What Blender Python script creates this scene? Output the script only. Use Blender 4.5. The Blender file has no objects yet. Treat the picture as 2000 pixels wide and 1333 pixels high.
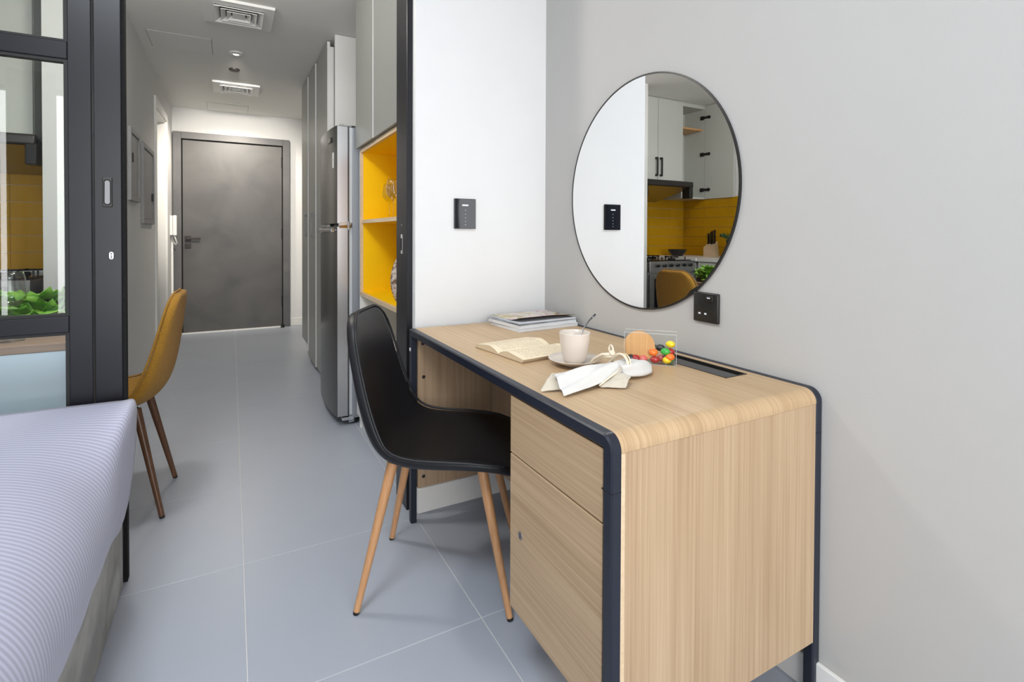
import bpy, bmesh, math, random
from mathutils import Vector, Matrix
R_ = random.Random(7)
S = bpy.context.scene
COL = S.collection
# ------------------------------------------------------------------ camera
cam = bpy.data.cameras.new('camera'); camo = bpy.data.objects.new('camera', cam); COL.objects.link(camo)
cam.sensor_width = 36; cam.lens = 1008 * 36 / 2000; cam.shift_y = (471 - 666.5) / 2000; cam.clip_start = .02
camo.matrix_world = Matrix(((0.87861383, 0.00308177, -0.47752303, 0), (-0.47751662, 0.01394464, -0.87851205, 0),
                            (0.00395151, 0.99989802, 0.01372355, 1.12), (0, 0, 0, 1)))
S.camera = camo
# ------------------------------------------------------------------ world, lights, exposure
w = bpy.data.worlds.new('sky'); S.world = w; w.use_nodes = True
w.node_tree.nodes['Background'].inputs[0].default_value = (.75, .86, 1, 1)
w.node_tree.nodes['Background'].inputs[1].default_value = 1.2
S.view_settings.view_transform = 'Standard'; S.view_settings.look = 'None'
S.view_settings.gamma = 1; S.view_settings.use_curve_mapping = False
S.view_settings.exposure = 0.40
def area(name, loc, rot, sx, sy, power, col):
    l = bpy.data.lights.new(name, 'AREA'); l.shape = 'RECTANGLE'; l.size = sx; l.size_y = sy; l.energy = power; l.color = col
    o = bpy.data.objects.new(name, l); o.location = loc; o.rotation_euler = rot; COL.objects.link(o); return o
area('window_daylight', (-.45, -2.75, 1.3), (math.radians(90), 0, 0), 3.2, 2.5, 120, (1, .98, .962))
def spot(name, loc, power, col, rad=.04, ang=120, aim=None):
    l = bpy.data.lights.new(name, 'SPOT'); l.energy = power; l.color = col; l.shadow_soft_size = rad; l.spot_size = math.radians(ang); l.spot_blend = .6
    o = bpy.data.objects.new(name, l); o.location = loc; COL.objects.link(o)
    if aim: o.rotation_euler = (Vector(aim) - Vector(loc)).to_track_quat('-Z', 'Y').to_euler()
    return o
spot('downlight_entrance', (.035, 6.24, 2.47), 42, (1, .91, .78), ang=150)
spot('downlight_corridor', (.035, 4.5, 2.47), 165, (1, .93, .83), ang=62, aim=(.06, 6.76, 1.42))
kl_ = bpy.data.lights.new('kitchen_fill', 'POINT'); kl_.energy = 23; kl_.color = (1, .96, .89); kl_.shadow_soft_size = .09  # added fill without a fitting, brightens the yellow niche and side panel
ko_ = bpy.data.objects.new('kitchen_fill', kl_); ko_.location = (-.32, 2.42, 2.34); COL.objects.link(ko_)
area('bedroom_top_fill', (-.5, .35, 2.69), (0, 0, 0), .7, .7, 29, (.88, .945, 1))  # added unseen fill that lightens floor, desk top and bed

# ------------------------------------------------------------------ materials
def nt(m): return m.node_tree.nodes, m.node_tree.links
def mat(name, col, rough=.5, metal=0, spec=.5, coat=0, trans=0, ior=1.45, noise=0, nscale=8, bump=0, bscale=60, sheen=0, emit=0):
    m = bpy.data.materials.new(name); m.use_nodes = True; N, L = nt(m); b = N['Principled BSDF']
    b.inputs['Base Color'].default_value = (*col, 1); b.inputs['Roughness'].default_value = rough; b.inputs['Metallic'].default_value = metal
    b.inputs['Specular IOR Level'].default_value = spec; b.inputs['Coat Weight'].default_value = coat
    b.inputs['Transmission Weight'].default_value = trans; b.inputs['IOR'].default_value = ior
    b.inputs['Sheen Weight'].default_value = sheen
    if emit: b.inputs['Emission Color'].default_value = (*col, 1); b.inputs['Emission Strength'].default_value = emit
    tc = N.new('ShaderNodeTexCoord')
    n = N.new('ShaderNodeTexNoise'); n.inputs['Scale'].default_value = nscale; n.inputs['Detail'].default_value = 5
    L.new(tc.outputs['Object'], n.inputs['Vector'])
    mx = N.new('ShaderNodeMix'); mx.data_type = 'RGBA'
    k = noise if noise else .02
    mx.inputs['A'].default_value = tuple(c * (1 - k) for c in col) + (1,); mx.inputs['B'].default_value = tuple(min(1, c * (1 + k)) for c in col) + (1,)
    L.new(n.outputs['Fac'], mx.inputs['Factor']); L.new(mx.outputs['Result'], b.inputs['Base Color'])
    if bump:
        n2 = N.new('ShaderNodeTexNoise'); n2.inputs['Scale'].default_value = bscale; n2.inputs['Detail'].default_value = 3
        L.new(tc.outputs['Object'], n2.inputs['Vector'])
        bp = N.new('ShaderNodeBump'); bp.inputs['Strength'].default_value = bump; bp.inputs['Distance'].default_value = .004
        L.new(n2.outputs['Fac'], bp.inputs['Height']); L.new(bp.outputs['Normal'], b.inputs['Normal'])
    return m
def wood(name, axis, dark, light, uv=False, sc=1.0, rough=.42):
    """oak-like grain that runs along AXIS of the object coordinates (or along U of the UV map)"""
    m = bpy.data.materials.new(name); m.use_nodes = True; N, L = nt(m); b = N['Principled BSDF']; b.inputs['Roughness'].default_value = rough
    tc = N.new('ShaderNodeTexCoord')
    def mp(a, c):
        g = N.new('ShaderNodeMapping'); s = [c, c, c]; s['xyz'.index(axis)] = a; g.inputs['Scale'].default_value = s
        L.new(tc.outputs['UV' if uv else 'Object'], g.inputs['Vector']); return g
    def noi(v, s, d, dist=0):
        n = N.new('ShaderNodeTexNoise'); n.inputs['Scale'].default_value = s; n.inputs['Detail'].default_value = d; n.inputs['Distortion'].default_value = dist
        L.new(v.outputs[0], n.inputs['Vector']); return n
    fine = noi(mp(2.2 * sc, 170 * sc), 1, 4, .2); broad = noi(mp(.4 * sc, 11 * sc), 1, 3, .8); mid = noi(mp(.9 * sc, 85 * sc), 1, 3, .4)
    def math_(op, a, bb):
        x = N.new('ShaderNodeMath'); x.operation = op
        for i, q in enumerate((a, bb)):
            if isinstance(q, (int, float)): x.inputs[i].default_value = q
            else: L.new(q, x.inputs[i])
        return x.outputs[0]
    s = math_('ADD', math_('MULTIPLY', fine.outputs['Fac'], .55), math_('ADD', math_('MULTIPLY', broad.outputs['Fac'], .33), math_('MULTIPLY', mid.outputs['Fac'], .27)))
    cr = N.new('ShaderNodeValToRGB'); cr.color_ramp.elements[0].position = .31; cr.color_ramp.elements[1].position = .80
    cr.color_ramp.elements[0].color = (*dark, 1); cr.color_ramp.elements[1].color = (*light, 1)
    L.new(s, cr.inputs[0]); L.new(cr.outputs[0], b.inputs['Base Color'])
    bp = N.new('ShaderNodeBump'); bp.inputs['Strength'].default_value = .12; bp.inputs['Distance'].default_value = .001
    L.new(fine.outputs['Fac'], bp.inputs['Height']); L.new(bp.outputs[0], b.inputs['Normal'])
    return m
def glassy(name, tint=(.955, .975, .965), rough=.0, f0=1.5):
    """thin pane: clear, with a mirror-like fresnel reflection"""
    m = bpy.data.materials.new(name); m.use_nodes = True; N, L = nt(m); N.clear()
    o = N.new('ShaderNodeOutputMaterial'); t = N.new('ShaderNodeBsdfTransparent'); t.inputs[0].default_value = (*tint, 1)
    g = N.new('ShaderNodeBsdfGlossy'); g.inputs['Roughness'].default_value = rough
    lw = N.new('ShaderNodeLayerWeight'); lw.inputs['Blend'].default_value = .5; r0 = ((f0 - 1) / (f0 + 1)) ** 2
    pw = N.new('ShaderNodeMath'); pw.operation = 'POWER'; pw.inputs[1].default_value = 5; L.new(lw.outputs['Facing'], pw.inputs[0])
    fr = N.new('ShaderNodeMath'); fr.operation = 'MULTIPLY_ADD'; fr.inputs[1].default_value = 1 - r0; fr.inputs[2].default_value = r0; L.new(pw.outputs[0], fr.inputs[0]); mx = N.new('ShaderNodeMixShader')
    L.new(fr.outputs[0], mx.inputs[0]); L.new(t.outputs[0], mx.inputs[1]); L.new(g.outputs[0], mx.inputs[2]); L.new(mx.outputs[0], o.inputs[0])
    return m
def ramp_mat(name, stops, scale, rough=.5, detail=6, dist=0, stretch=(1, 1, 1)):
    m = bpy.data.materials.new(name); m.use_nodes = True; N, L = nt(m); b = N['Principled BSDF']; b.inputs['Roughness'].default_value = rough
    tc = N.new('ShaderNodeTexCoord'); mp = N.new('ShaderNodeMapping'); mp.inputs['Scale'].default_value = stretch
    n = N.new('ShaderNodeTexNoise'); n.inputs['Scale'].default_value = scale; n.inputs['Detail'].default_value = detail; n.inputs['Distortion'].default_value = dist
    cr = N.new('ShaderNodeValToRGB'); e = cr.color_ramp.elements
    while len(e) < len(stops): e.new(.5)
    for i, (p, c) in enumerate(stops): e[i].position = p; e[i].color = (*c, 1)
    L.new(tc.outputs['Object'], mp.inputs[0]); L.new(mp.outputs[0], n.inputs['Vector']); L.new(n.outputs['Fac'], cr.inputs[0]); L.new(cr.outputs[0], b.inputs['Base Color'])
    return m
M = {}
M['white_wall'] = mat('white wall paint', (.74, .74, .735), .75, bump=.05, bscale=180)
M['greige_wall'] = mat('warm grey wall paint', (.49, .48, .463), .75, bump=.05, bscale=180)
M['corr_wall'] = mat('corridor wall paint', (.66, .66, .65), .7, bump=.04, bscale=180)
M['ceil'] = mat('ceiling paint', (.80, .79, .76), .8)
M['skirt'] = mat('white gloss skirting', (.8, .79, .76), .35)
M['grout'] = mat('grey grout', (.66, .655, .65), .9)
M['tile'] = mat('grey porcelain floor tile', (.395, .43, .50), .36, noise=.04, nscale=3, bump=.015, bscale=90)  # blue cast of daylight is mixed into the grey
M['oak_y'] = wood('oak laminate, grain along the desk', 'y', (.335, .213, .112), (.565, .41, .25))
M['oak_z'] = wood('oak laminate, upright grain', 'z', (.335, .213, .116), (.555, .405, .255))
M['oak_uv'] = wood('oak laminate top', 'x', (.36, .228, .115), (.60, .43, .255), uv=True)
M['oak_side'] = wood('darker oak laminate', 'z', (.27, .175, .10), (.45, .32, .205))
M['navy'] = mat('navy black powder coated steel', (.013, .0165, .028), .38, bump=.03, bscale=300)
M['leather'] = mat('black faux leather', (.008, .008, .010), .44, spec=.5, bump=.06, bscale=220)
M['beech'] = wood('beech-look chair leg', 'z', (.42, .20, .085), (.60, .33, .155), rough=.35)
M['walnut'] = wood('walnut-look chair leg', 'z', (.075, .032, .016), (.16, .075, .035), rough=.3)
M['mustard'] = mat('mustard woven fabric', (.37, .185, .018), .95, noise=.55, nscale=240, bump=.9, bscale=330, sheen=.1)
M['rubber'] = mat('black rubber', (.012, .012, .012), .6)
M['alu'] = mat('black anodised aluminium', (.008, .008, .0115), .32, metal=.0, spec=.45, noise=.12, nscale=5)
M['brush'] = mat('black brush seal', (.006, .006, .006), .95, bump=.5, bscale=300)
M['glass'] = glassy('window glass')
M['acrylic'] = glassy('clear acrylic', (.985, .99, .985), f0=1.25)
M['drinkglass'] = glassy('drinking glass', (.965, .975, .97), f0=1.5)
M['steel'] = mat('stainless steel', (.44, .44, .45), .32, metal=1, noise=.05, nscale=2)
M['fridge_front'] = mat('darkened stainless fridge door', (.085, .085, .085), .24, metal=.8, noise=.05, nscale=2)  # silver stainless, with the dark corridor reflection put into its colour
M['fridge_side'] = mat('fridge grey side', (.30, .32, .35), .4, metal=.3)
M['chrome'] = mat('chrome', (.75, .75, .76), .08, metal=1)
M['darkmetal'] = mat('dark bronze metal', (.045, .04, .038), .4, metal=.6)
M['cab'] = mat('pale grey cabinet laminate', (.36, .365, .345), .38)
M['cab_dimmed'] = mat('dimmed cabinet laminate', (.255, .26, .245), .38)  # same laminate as the wardrobe, shade put into its colour against the kitchen light
M['kitchen_white'] = mat('kitchen cabinet white', (.56, .57, .53), .45)
M['cabwhite'] = mat('white cabinet board', (.78, .78, .76), .45)
M['yellow'] = mat('yellow laminate', (.99, .60, .0), .55, spec=.25)
M['ply'] = wood('pale plywood edge', 'y', (.58, .42, .25), (.74, .58, .39))
M['ytile'] = mat('glazed mustard tile', (.50, .26, .008), .12, spec=.6, noise=.1, nscale=3)
M['doorgrey'] = ramp_mat('grey concrete-look door', [(.3, (.062, .060, .060)), (.7, (.105, .100, .098))], 2.6, .42, 9, .5)
M['doorframe'] = ramp_mat('grey concrete-look frame', [(.3, (.085, .085, .09)), (.7, (.125, .123, .123))], 4, .45, 8, .5)
M['panelgrey'] = mat('grey enamel', (.27, .27, .275), .42, noise=.1, nscale=9)
M['white_plastic'] = mat('white plastic', (.8, .8, .78), .35)
M['black_plastic'] = mat('black plastic', (.016, .015, .014), .3)
M['black_glass'] = mat('black glass', (.008, .009, .014), .05, spec=.35)
M['dark'] = mat('dark void', (.012, .012, .012), .9)
M['mirror'] = mat('silvered mirror', (.90, .91, .91), .0, metal=1)
M['ceramic'] = mat('cream glazed ceramic', (.69, .615, .54), .22, coat=.3)
M['tea'] = mat('pale milky drink', (.58, .50, .42), .15)
M['linen'] = mat('white linen', (.68, .665, .635), .9, noise=.05, nscale=40, bump=.3, bscale=500, sheen=.2)
M['linen2'] = mat('oatmeal linen', (.60, .54, .44), .9, noise=.07, nscale=60, bump=.35, bscale=500, sheen=.2)
M['rope'] = mat('cream rope', (.80, .70, .55), .7, bump=.4, bscale=400)
M['paperside'] = mat('magazine page edges', (.66, .68, .70), .7, noise=.1, nscale=220)
M['cover_a'] = ramp_mat('pink and olive magazine cover', [(.36, (.50, .32, .34)), (.44, (.72, .60, .58)), (.52, (.60, .55, .42)), (.60, (.50, .41, .18)), (.70, (.20, .10, .09))], 13, .25, 3, .8)
M['cover_b'] = ramp_mat('grey magazine cover', [(.40, (.06, .065, .08)), (.62, (.25, .26, .28))], 9, .25, 3)
M['cover_c'] = ramp_mat('pale magazine cover', [(.35, (.55, .57, .60)), (.6, (.82, .82, .82))], 9, .25, 3)
M['maroon'] = mat('maroon page back', (.09, .035, .04), .5)
M['velvet'] = ramp_mat('grey velvet bed base', [(.35, (.34, .335, .31)), (.7, (.60, .59, .55))], 6, .85, 5, .6)
M['lettuce'] = ramp_mat('lettuce leaf', [(.3, (.08, .30, .02)), (.7, (.34, .62, .09))], 22, .45, 4)
M['plantgreen'] = ramp_mat('houseplant leaf', [(.3, (.03, .09, .03)), (.7, (.10, .20, .07))], 9, .5, 4)
M['brownwood'] = wood('brown wooden board', 'x', (.16, .07, .03), (.30, .15, .07))
M['tabletop'] = wood('brown table top', 'x', (.24, .15, .10), (.38, .25, .17))
M['lightwood'] = wood('light maple disc', 'z', (.58, .29, .105), (.74, .44, .20))
M['curtain'] = mat('grey curtain', (.30, .30, .30), .9)
M['tinted_white'] = mat('white panel with daylight tint', (.60, .69, .78), .45)  # white panel; blue tint of daylight through the glass put into its colour
M['vase'] = ramp_mat('white and brown woven vase', [(.4, (.22, .13, .09)), (.55, (.70, .62, .55))], 45, .6, 2)
M['sticker'] = mat('white sticker', (.62, .62, .60), .5)
M['red'] = mat('red paper', (.45, .03, .02), .5)
M['seal'] = mat('pale grey seal', (.55, .58, .60), .5)
M['icon'] = mat('white print', (.75, .78, .85), .4)

def duvet_mat():
    m = bpy.data.materials.new('white satin stripe cotton'); m.use_nodes = True; N, L = nt(m); b = N['Principled BSDF']
    tc = N.new('ShaderNodeTexCoord'); wv = N.new('ShaderNodeTexWave'); wv.bands_direction = 'X'; wv.inputs['Scale'].default_value = 1; wv.wave_profile = 'SIN'
    mp = N.new('ShaderNodeMapping'); mp.inputs['Scale'].default_value = (24.0, 0, 0)
    L.new(tc.outputs['UV'], mp.inputs[0]); L.new(mp.outputs[0], wv.inputs['Vector'])
    cr = N.new('ShaderNodeValToRGB'); cr.color_ramp.elements[0].position = .30; cr.color_ramp.elements[1].position = .70
    cr.color_ramp.elements[0].color = (.40, .405, .52, 1); cr.color_ramp.elements[1].color = (.53, .535, .67, 1)  # daylight's blue cast is painted into both stripe colours
    L.new(wv.outputs['Fac'], cr.inputs[0]); L.new(cr.outputs[0], b.inputs['Base Color'])
    b.inputs['Roughness'].default_value = .62; b.inputs['Sheen Weight'].default_value = .15
    return m
M['duvet'] = duvet_mat()
def page_mat():
    m = bpy.data.materials.new('cream printed page'); m.use_nodes = True; N, L = nt(m); b = N['Principled BSDF']; b.inputs['Roughness'].default_value = .8
    tc = N.new('ShaderNodeTexCoord'); sp = N.new('ShaderNodeSeparateXYZ'); L.new(tc.outputs['UV'], sp.inputs[0])
    def ma(op, a, bb=0):
        x = N.new('ShaderNodeMath'); x.operation = op
        for i, q in enumerate((a, bb)):
            if isinstance(q, (int, float)): x.inputs[i].default_value = q
            else: L.new(q, x.inputs[i])
        return x.outputs[0]
    rows = ma('MULTIPLY', sp.outputs[1], 30); fr = ma('FRACT', rows); band = ma('LESS_THAN', fr, .45)
    cb = N.new('ShaderNodeCombineXYZ'); L.new(ma('MULTIPLY', sp.outputs[0], 38), cb.inputs[0]); L.new(ma('MULTIPLY', ma('FLOOR', rows), 7.3), cb.inputs[1])
    n = N.new('ShaderNodeTexNoise'); n.inputs['Scale'].default_value = 1; L.new(cb.outputs[0], n.inputs['Vector'])
    wds = ma('GREATER_THAN', n.outputs['Fac'], .44)
    mu = ma('MULTIPLY', ma('GREATER_THAN', sp.outputs[0], .10), ma('LESS_THAN', sp.outputs[0], .90))
    mv = ma('MULTIPLY', ma('GREATER_THAN', sp.outputs[1], .07), ma('LESS_THAN', sp.outputs[1], .93))
    f = ma('MULTIPLY', ma('MULTIPLY', band, wds), ma('MULTIPLY', mu, mv)); f = ma('MULTIPLY', f, .45)
    mx = N.new('ShaderNodeMix'); mx.data_type = 'RGBA'; mx.inputs['A'].default_value = (.80, .68, .49, 1); mx.inputs['B'].default_value = (.22, .17, .12, 1)
    L.new(f, mx.inputs['Factor']); L.new(mx.outputs['Result'], b.inputs['Base Color'])
    return m
M['page'] = page_mat()
M['pageedge'] = mat('cream page edges', (.62, .50, .34), .85, noise=.15, nscale=300)

# ------------------------------------------------------------------ mesh helpers
def box(bm, x0, y0, z0, x1, y1, z1, bev=0, seg=2):
    vs = [bm.verts.new((x, y, z)) for x in (x0, x1) for y in (y0, y1) for z in (z0, z1)]
    F = [bm.faces.new([vs[i] for i in q]) for q in ((0, 1, 3, 2), (4, 6, 7, 5), (0, 4, 5, 1), (2, 3, 7, 6), (0, 2, 6, 4), (1, 5, 7, 3))]
    if bev:
        es = {e for f in F for e in f.edges}
        bmesh.ops.bevel(bm, geom=list(es), offset=bev, segments=seg, profile=.5, affect='EDGES')
    return bm
def B(*a, **k): return box(bmesh.new(), *a, **k)
def loft(bm, rings, close=True, cap=True):
    V = [[bm.verts.new(p) for p in r] for r in rings]; n = len(V[0])
    for a, b in zip(V, V[1:]):
        for i in range(n if close else n - 1):
            j = (i + 1) % n; bm.faces.new((a[i], a[j], b[j], b[i]))
    if cap and close:
        bm.faces.new(V[0][::-1]); bm.faces.new(V[-1])
    return bm
def frame_of(d):
    d = d.normalized(); u = d.cross(Vector((0, 0, 1)))
    if u.length < 1e-3: u = Vector((1, 0, 0))
    u.normalize(); return u, d.cross(u).normalized()
def cyl(bm, p0, p1, r0, r1=None, n=20):
    p0, p1 = Vector(p0), Vector(p1); r1 = r0 if r1 is None else r1; u, v = frame_of(p1 - p0)
    return loft(bm, [[p + (u * math.cos(2 * math.pi * i / n) + v * math.sin(2 * math.pi * i / n)) * r for i in range(n)] for p, r in ((p0, r0), (p1, r1))])
def tube(bm, pts, r, n=10, closed=False):
    pts = [Vector(p) for p in pts]; rings = []; u = None; k = len(pts)
    for i, p in enumerate(pts):
        d = (pts[(i + 1) % k] - pts[i - 1]) if closed else (pts[min(i + 1, k - 1)] - pts[max(i - 1, 0)])
        d.normalize()
        if u is None: u, _ = frame_of(d)
        u = (u - d * u.dot(d)).normalized(); v = d.cross(u)
        rr = r[i] if isinstance(r, (list, tuple)) else r
        rings.append([p + (u * math.cos(2 * math.pi * j / n) + v * math.sin(2 * math.pi * j / n)) * rr for j in range(n)])
    if closed: return loft(bm, rings + [rings[0]], cap=False)
    return loft(bm, rings)
def lathe(bm, prof, c=(0, 0, 0), n=32, cap=False):
    rings = [[(c[0] + r * math.cos(2 * math.pi * i / n), c[1] + r * math.sin(2 * math.pi * i / n), c[2] + z) for i in range(n)] for r, z in prof]
    return loft(bm, rings, cap=cap)
def prism(bm, pts, off):
    """polygon PTS swept by vector OFF"""
    a = [bm.verts.new(p) for p in pts]; b = [bm.verts.new(Vector(p) + Vector(off)) for p in pts]; n = len(a)
    bm.faces.new(a[::-1]); bm.faces.new(b)
    for i in range(n): bm.faces.new((a[i], a[(i + 1) % n], b[(i + 1) % n], b[i]))
    return bm
def root_loc(p):
    while p.parent: p = p.parent
    return p.location.copy()
def obj(name, bm, m, parent=None, smooth=False, local=False, loc=None, auto=None):
    base = root_loc(parent) if parent else Vector(loc or (0, 0, 0))
    if not local: bmesh.ops.translate(bm, verts=bm.verts, vec=-base)
    bmesh.ops.recalc_face_normals(bm, faces=bm.faces)
    me = bpy.data.meshes.new(name); bm.to_mesh(me); bm.free()
    o = bpy.data.objects.new(name, me); COL.objects.link(o); me.materials.append(M[m] if isinstance(m, str) else m)
    if parent: o.parent = parent
    else: o.location = base
    if smooth or auto:
        for f in me.polygons: f.use_smooth = True
        if auto:
            import numpy as np
            me.set_sharp_from_angle(angle=math.radians(auto))
    return o
def tag(o, label, cat, group=None, kind=None):
    o['label'] = label; o['category'] = cat
    if group: o['group'] = group
    if kind: o['kind'] = kind
    return o
def thing(name, label, cat, loc, rz=0, group=None, kind=None):
    o = bpy.data.objects.new(name, None); COL.objects.link(o); o.location = loc; o.rotation_euler = (0, 0, rz); o.empty_display_size = .05
    return tag(o, label, cat, group, kind)
def struct(name, bm, m, label, cat, loc=None, **k):
    return tag(obj(name, bm, m, loc=loc, **k), label, cat, kind='structure')
def copy_tree(o, parent=None):
    c = o.copy(); COL.objects.link(c)
    if parent: c.parent = parent
    for ch in list(o.children): copy_tree(ch, c)
    return c

# ------------------------------------------------------------------ room shell
H1, H2, WX, WY = 2.72, 2.50, 1.25, 1.985
fl = struct('floor', B(-2.7, -2.5, -.12, 1.45, 6.95, -.0012), 'grout', 'grey porcelain tiled floor running from bedroom through corridor', 'floor')
tile_me = None
gx0, gy0 = .032, 1.349
for i in range(-5, 3):
    for j in range(-7, 10):
        x0, x1 = max(gx0 + .605 * i, -2.6), min(gx0 + .605 * (i + 1), WX + .02)
        y0, y1 = max(gy0 + .601 * j, -2.4), min(gy0 + .601 * (j + 1), 6.76)
        if x1 - x0 < .02 or y1 - y0 < .02: continue
        if x1 < -.8 and y0 > 4.3: continue
        if i in (-3, -2, -1, 0) and -4 <= j <= 7 and tile_me:
            o = bpy.data.objects.new('floor_tile', tile_me); COL.objects.link(o); o.parent = fl; o.location = (x0, y0, 0)
        elif i in (-3, -2, -1, 0) and -4 <= j <= 7:
            o = obj('floor_tile', B(.0014, .0014, -.008, .605 - .0014, .601 - .0014, 0, bev=.0006, seg=1), 'tile', fl, local=True); tile_me = o.data; o.location = (x0, y0, 0)
        else:
            obj('floor_tile', B(x0 + .0014, y0 + .0014, -.008, x1 - .0014, y1 - .0014, 0, bev=.0006, seg=1), 'tile', fl)
struct('wall_right', B(WX, -2.5, -.05, WX + .12, WY, H1), 'greige_wall', 'warm grey wall carrying the round mirror', 'wall')
struct('wall_alcove', B(.642, WY, -.05, WX + .12, WY + .16, H1), 'white_wall', 'bright white wall with the black touch switch', 'wall')
struct('wall_bedroom_left', B(-2.72, -2.5, -.05, -2.6, 2.1, H1), 'white_wall', 'white bedroom wall beyond the bed', 'wall')
struct('wall_partition', B(-2.6, 2.0, -.05, -1.66, 2.1, H1), 'white_wall', 'white wall beside the black glazed partition', 'wall')
bm = bmesh.new()
box(bm, -2.72, -2.5, -.05, -2.0, -2.38, H1); box(bm, 1.1, -2.5, -.05, WX + .12, -2.38, H1); box(bm, -2.0, -2.5, 2.5, 1.1, -2.38, H1); box(bm, -2.0, -2.5, -.05, 1.1, -2.38, .06)
struct('wall_window', bm, 'white_wall', 'white bedroom wall around the wide window', 'wall')
struct('ceiling_bedroom', B(-2.72, -2.5, H1, WX + .12, 2.0, H1 + .1), 'white_wall', 'white ceiling above the bed and desk', 'ceiling')
struct('ceiling_corridor', B(-2.72, 2.0, H2, 1.45, 6.95, H1 + .1), 'ceil', 'grey white lowered ceiling above corridor and kitchen', 'ceiling')
struct('wall_end', B(-.8, 6.76, -.05, 1.45, 6.9, H2), 'white_wall', 'cream white end wall around the grey entrance door', 'wall')
struct('wall_corridor_right', B(1.3, 2.15, -.05, 1.42, 6.76, H2), 'corr_wall', 'wall behind the tall cupboards and refrigerator', 'wall')
bm = bmesh.new()
box(bm, -.875, 3.58, -.05, -.57, 4.2, H2); box(bm, -.74, 4.2, -.05, -.57, 5.33, H2); box(bm, -.74, 6.13, -.05, -.57, 6.76, H2); box(bm, -.74, 5.33, 2.22, -.57, 6.13, H2)
wl = struct('wall_corridor_left', bm, 'corr_wall', 'grey corridor wall with two enamel cupboards and a side doorway', 'wall')
bk = struct('wall_kitchen_back', B(-2.1, 4.2, -.05, -.87, 4.3, H2), 'white_wall', 'kitchen back wall behind the cooker', 'wall')
kl = struct('wall_kitchen_left', B(-2.1, 2.1, -.05, -2.0, 4.3, H2), 'white_wall', 'kitchen side wall beyond the long worktop', 'wall')
# skirting
def skirt(name, x0, y0, x1, y1, h, label): struct(name, B(x0, y0, 0, x1, y1, h, bev=.003), 'skirt', label, 'skirting')
skirt('baseboard_right', WX - .012, -2.38, WX, WY, .085, 'low pale skirting along the mirror wall')
skirt('baseboard_alcove', .65, WY - .014, WX - .012, WY, .10, 'white skirting on the bright wall under the desk')
skirt('baseboard_end', .62, 6.745, 1.3, 6.76, .09, 'short white skirting at the right of the entrance door')
skirt('baseboard_corridor', -.57, 3.6, -.558, 5.27, .08, 'skirting below the grey enamel cupboards')
# bedroom window behind the viewer
win = thing('window_1', 'wide dark framed bedroom window facing the bed', 'window', (-.45, -2.42, .06), kind='structure')
bm = bmesh.new()
for x in (-2.0, -.98, .05, 1.05): box(bm, x, -2.47, .06, x + .05, -2.41, 2.5)
box(bm, -2.0, -2.47, .06, 1.1, -2.41, .11); box(bm, -2.0, -2.47, 2.45, 1.1, -2.41, 2.5)
obj('window_frame', bm, 'alu', win)
def curtain(x0, x1, label):  # unseen; gaps shaped to reflect as bright streaks in the partition glass
    n = max(8, int((x1 - x0) / .018)); f = []; b = []
    for i in range(n + 1):
        x = x0 + (x1 - x0) * i / n; y = -2.26 + .03 * math.sin(i * .9) + .012 * math.sin(i * .37 + 1); f.append((x, y)); b.append((x, y - .004))
    o = prism(bmesh.new(), [(x, y, .02) for x, y in f] + [(x, y, .02) for x, y in b[::-1]], (0, 0, 2.6))
    tag(obj('curtain', o, 'curtain', smooth=False, loc=((x0 + x1) / 2, -2.26, .02)), label, 'curtain', 'curtains at the bedroom window')
curtain(-2.5, -1.835, 'grey curtain farthest into the corner beyond the bed')
curtain(-1.80, -1.452, 'narrow grey curtain between two gaps of daylight')
curtain(-1.395, -1.02, 'grey curtain nearest the open part of the window')

# ------------------------------------------------------------------ entrance door
d = thing('door_1', 'dark grey entrance door in a grey frame at the corridor end', 'door', (.03, 6.75, 0), kind='structure')
bm = bmesh.new(); box(bm, -.558, 6.70, 0, -.482, 6.765, 2.228, bev=.003); box(bm, .540, 6.70, 0, .614, 6.765, 2.228, bev=.003); box(bm, -.482, 6.70, 2.153, .540, 6.765, 2.228, bev=.003)
obj('door_frame', bm, 'doorframe', d)
bm = bmesh.new(); box(bm, -.482, 6.735, 0, -.472, 6.75, 2.153); box(bm, .53, 6.735, 0, .54, 6.75, 2.153); box(bm, -.472, 6.735, 2.143, .53, 6.75, 2.153)
obj('door_seal', bm, 'dark', d)
obj('door_leaf', B(-.471, 6.725, .012, .529, 6.758, 2.142, bev=.002), 'doorgrey', d)
obj('threshold', B(-.482, 6.70, 0, .54, 6.76, .011), 'skirt', d)
hd = obj('door_handle', B(-.452, 6.715, 1.025, -.395, 6.725, 1.085, bev=.003), 'darkmetal', d)
bm = bmesh.new(); cyl(bm, (-.424, 6.716, 1.055), (-.424, 6.675, 1.055), .011); box(bm, -.436, 6.663, 1.044, -.30, 6.678, 1.066, bev=.004); obj('lever', bm, 'darkmetal', hd)
bm = B(-.452, 6.715, .945, -.395, 6.725, 1.0, bev=.003); cy = obj('lock_plate', bm, 'darkmetal', d)
obj('lock_cylinder', cyl(bmesh.new(), (-.424, 6.716, .972), (-.424, 6.706, .972), .011, n=14), 'black_plastic', cy)
for z in (.25, 1.05, 1.9):
    obj('hinge', cyl(bmesh.new(), (.532, 6.718, z), (.532, 6.718, z + .12), .009, n=10), 'dark', d)
bm = bmesh.new(); cyl(bm, (.53, 6.66, 0), (.53, 6.66, .035), .022, .018, n=16)
tag(obj('door_stop', bm, 'rubber', loc=(.53, 6.66, 0)), 'small black stop on the floor at the hinge side of the entrance door', 'door stop')
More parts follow.
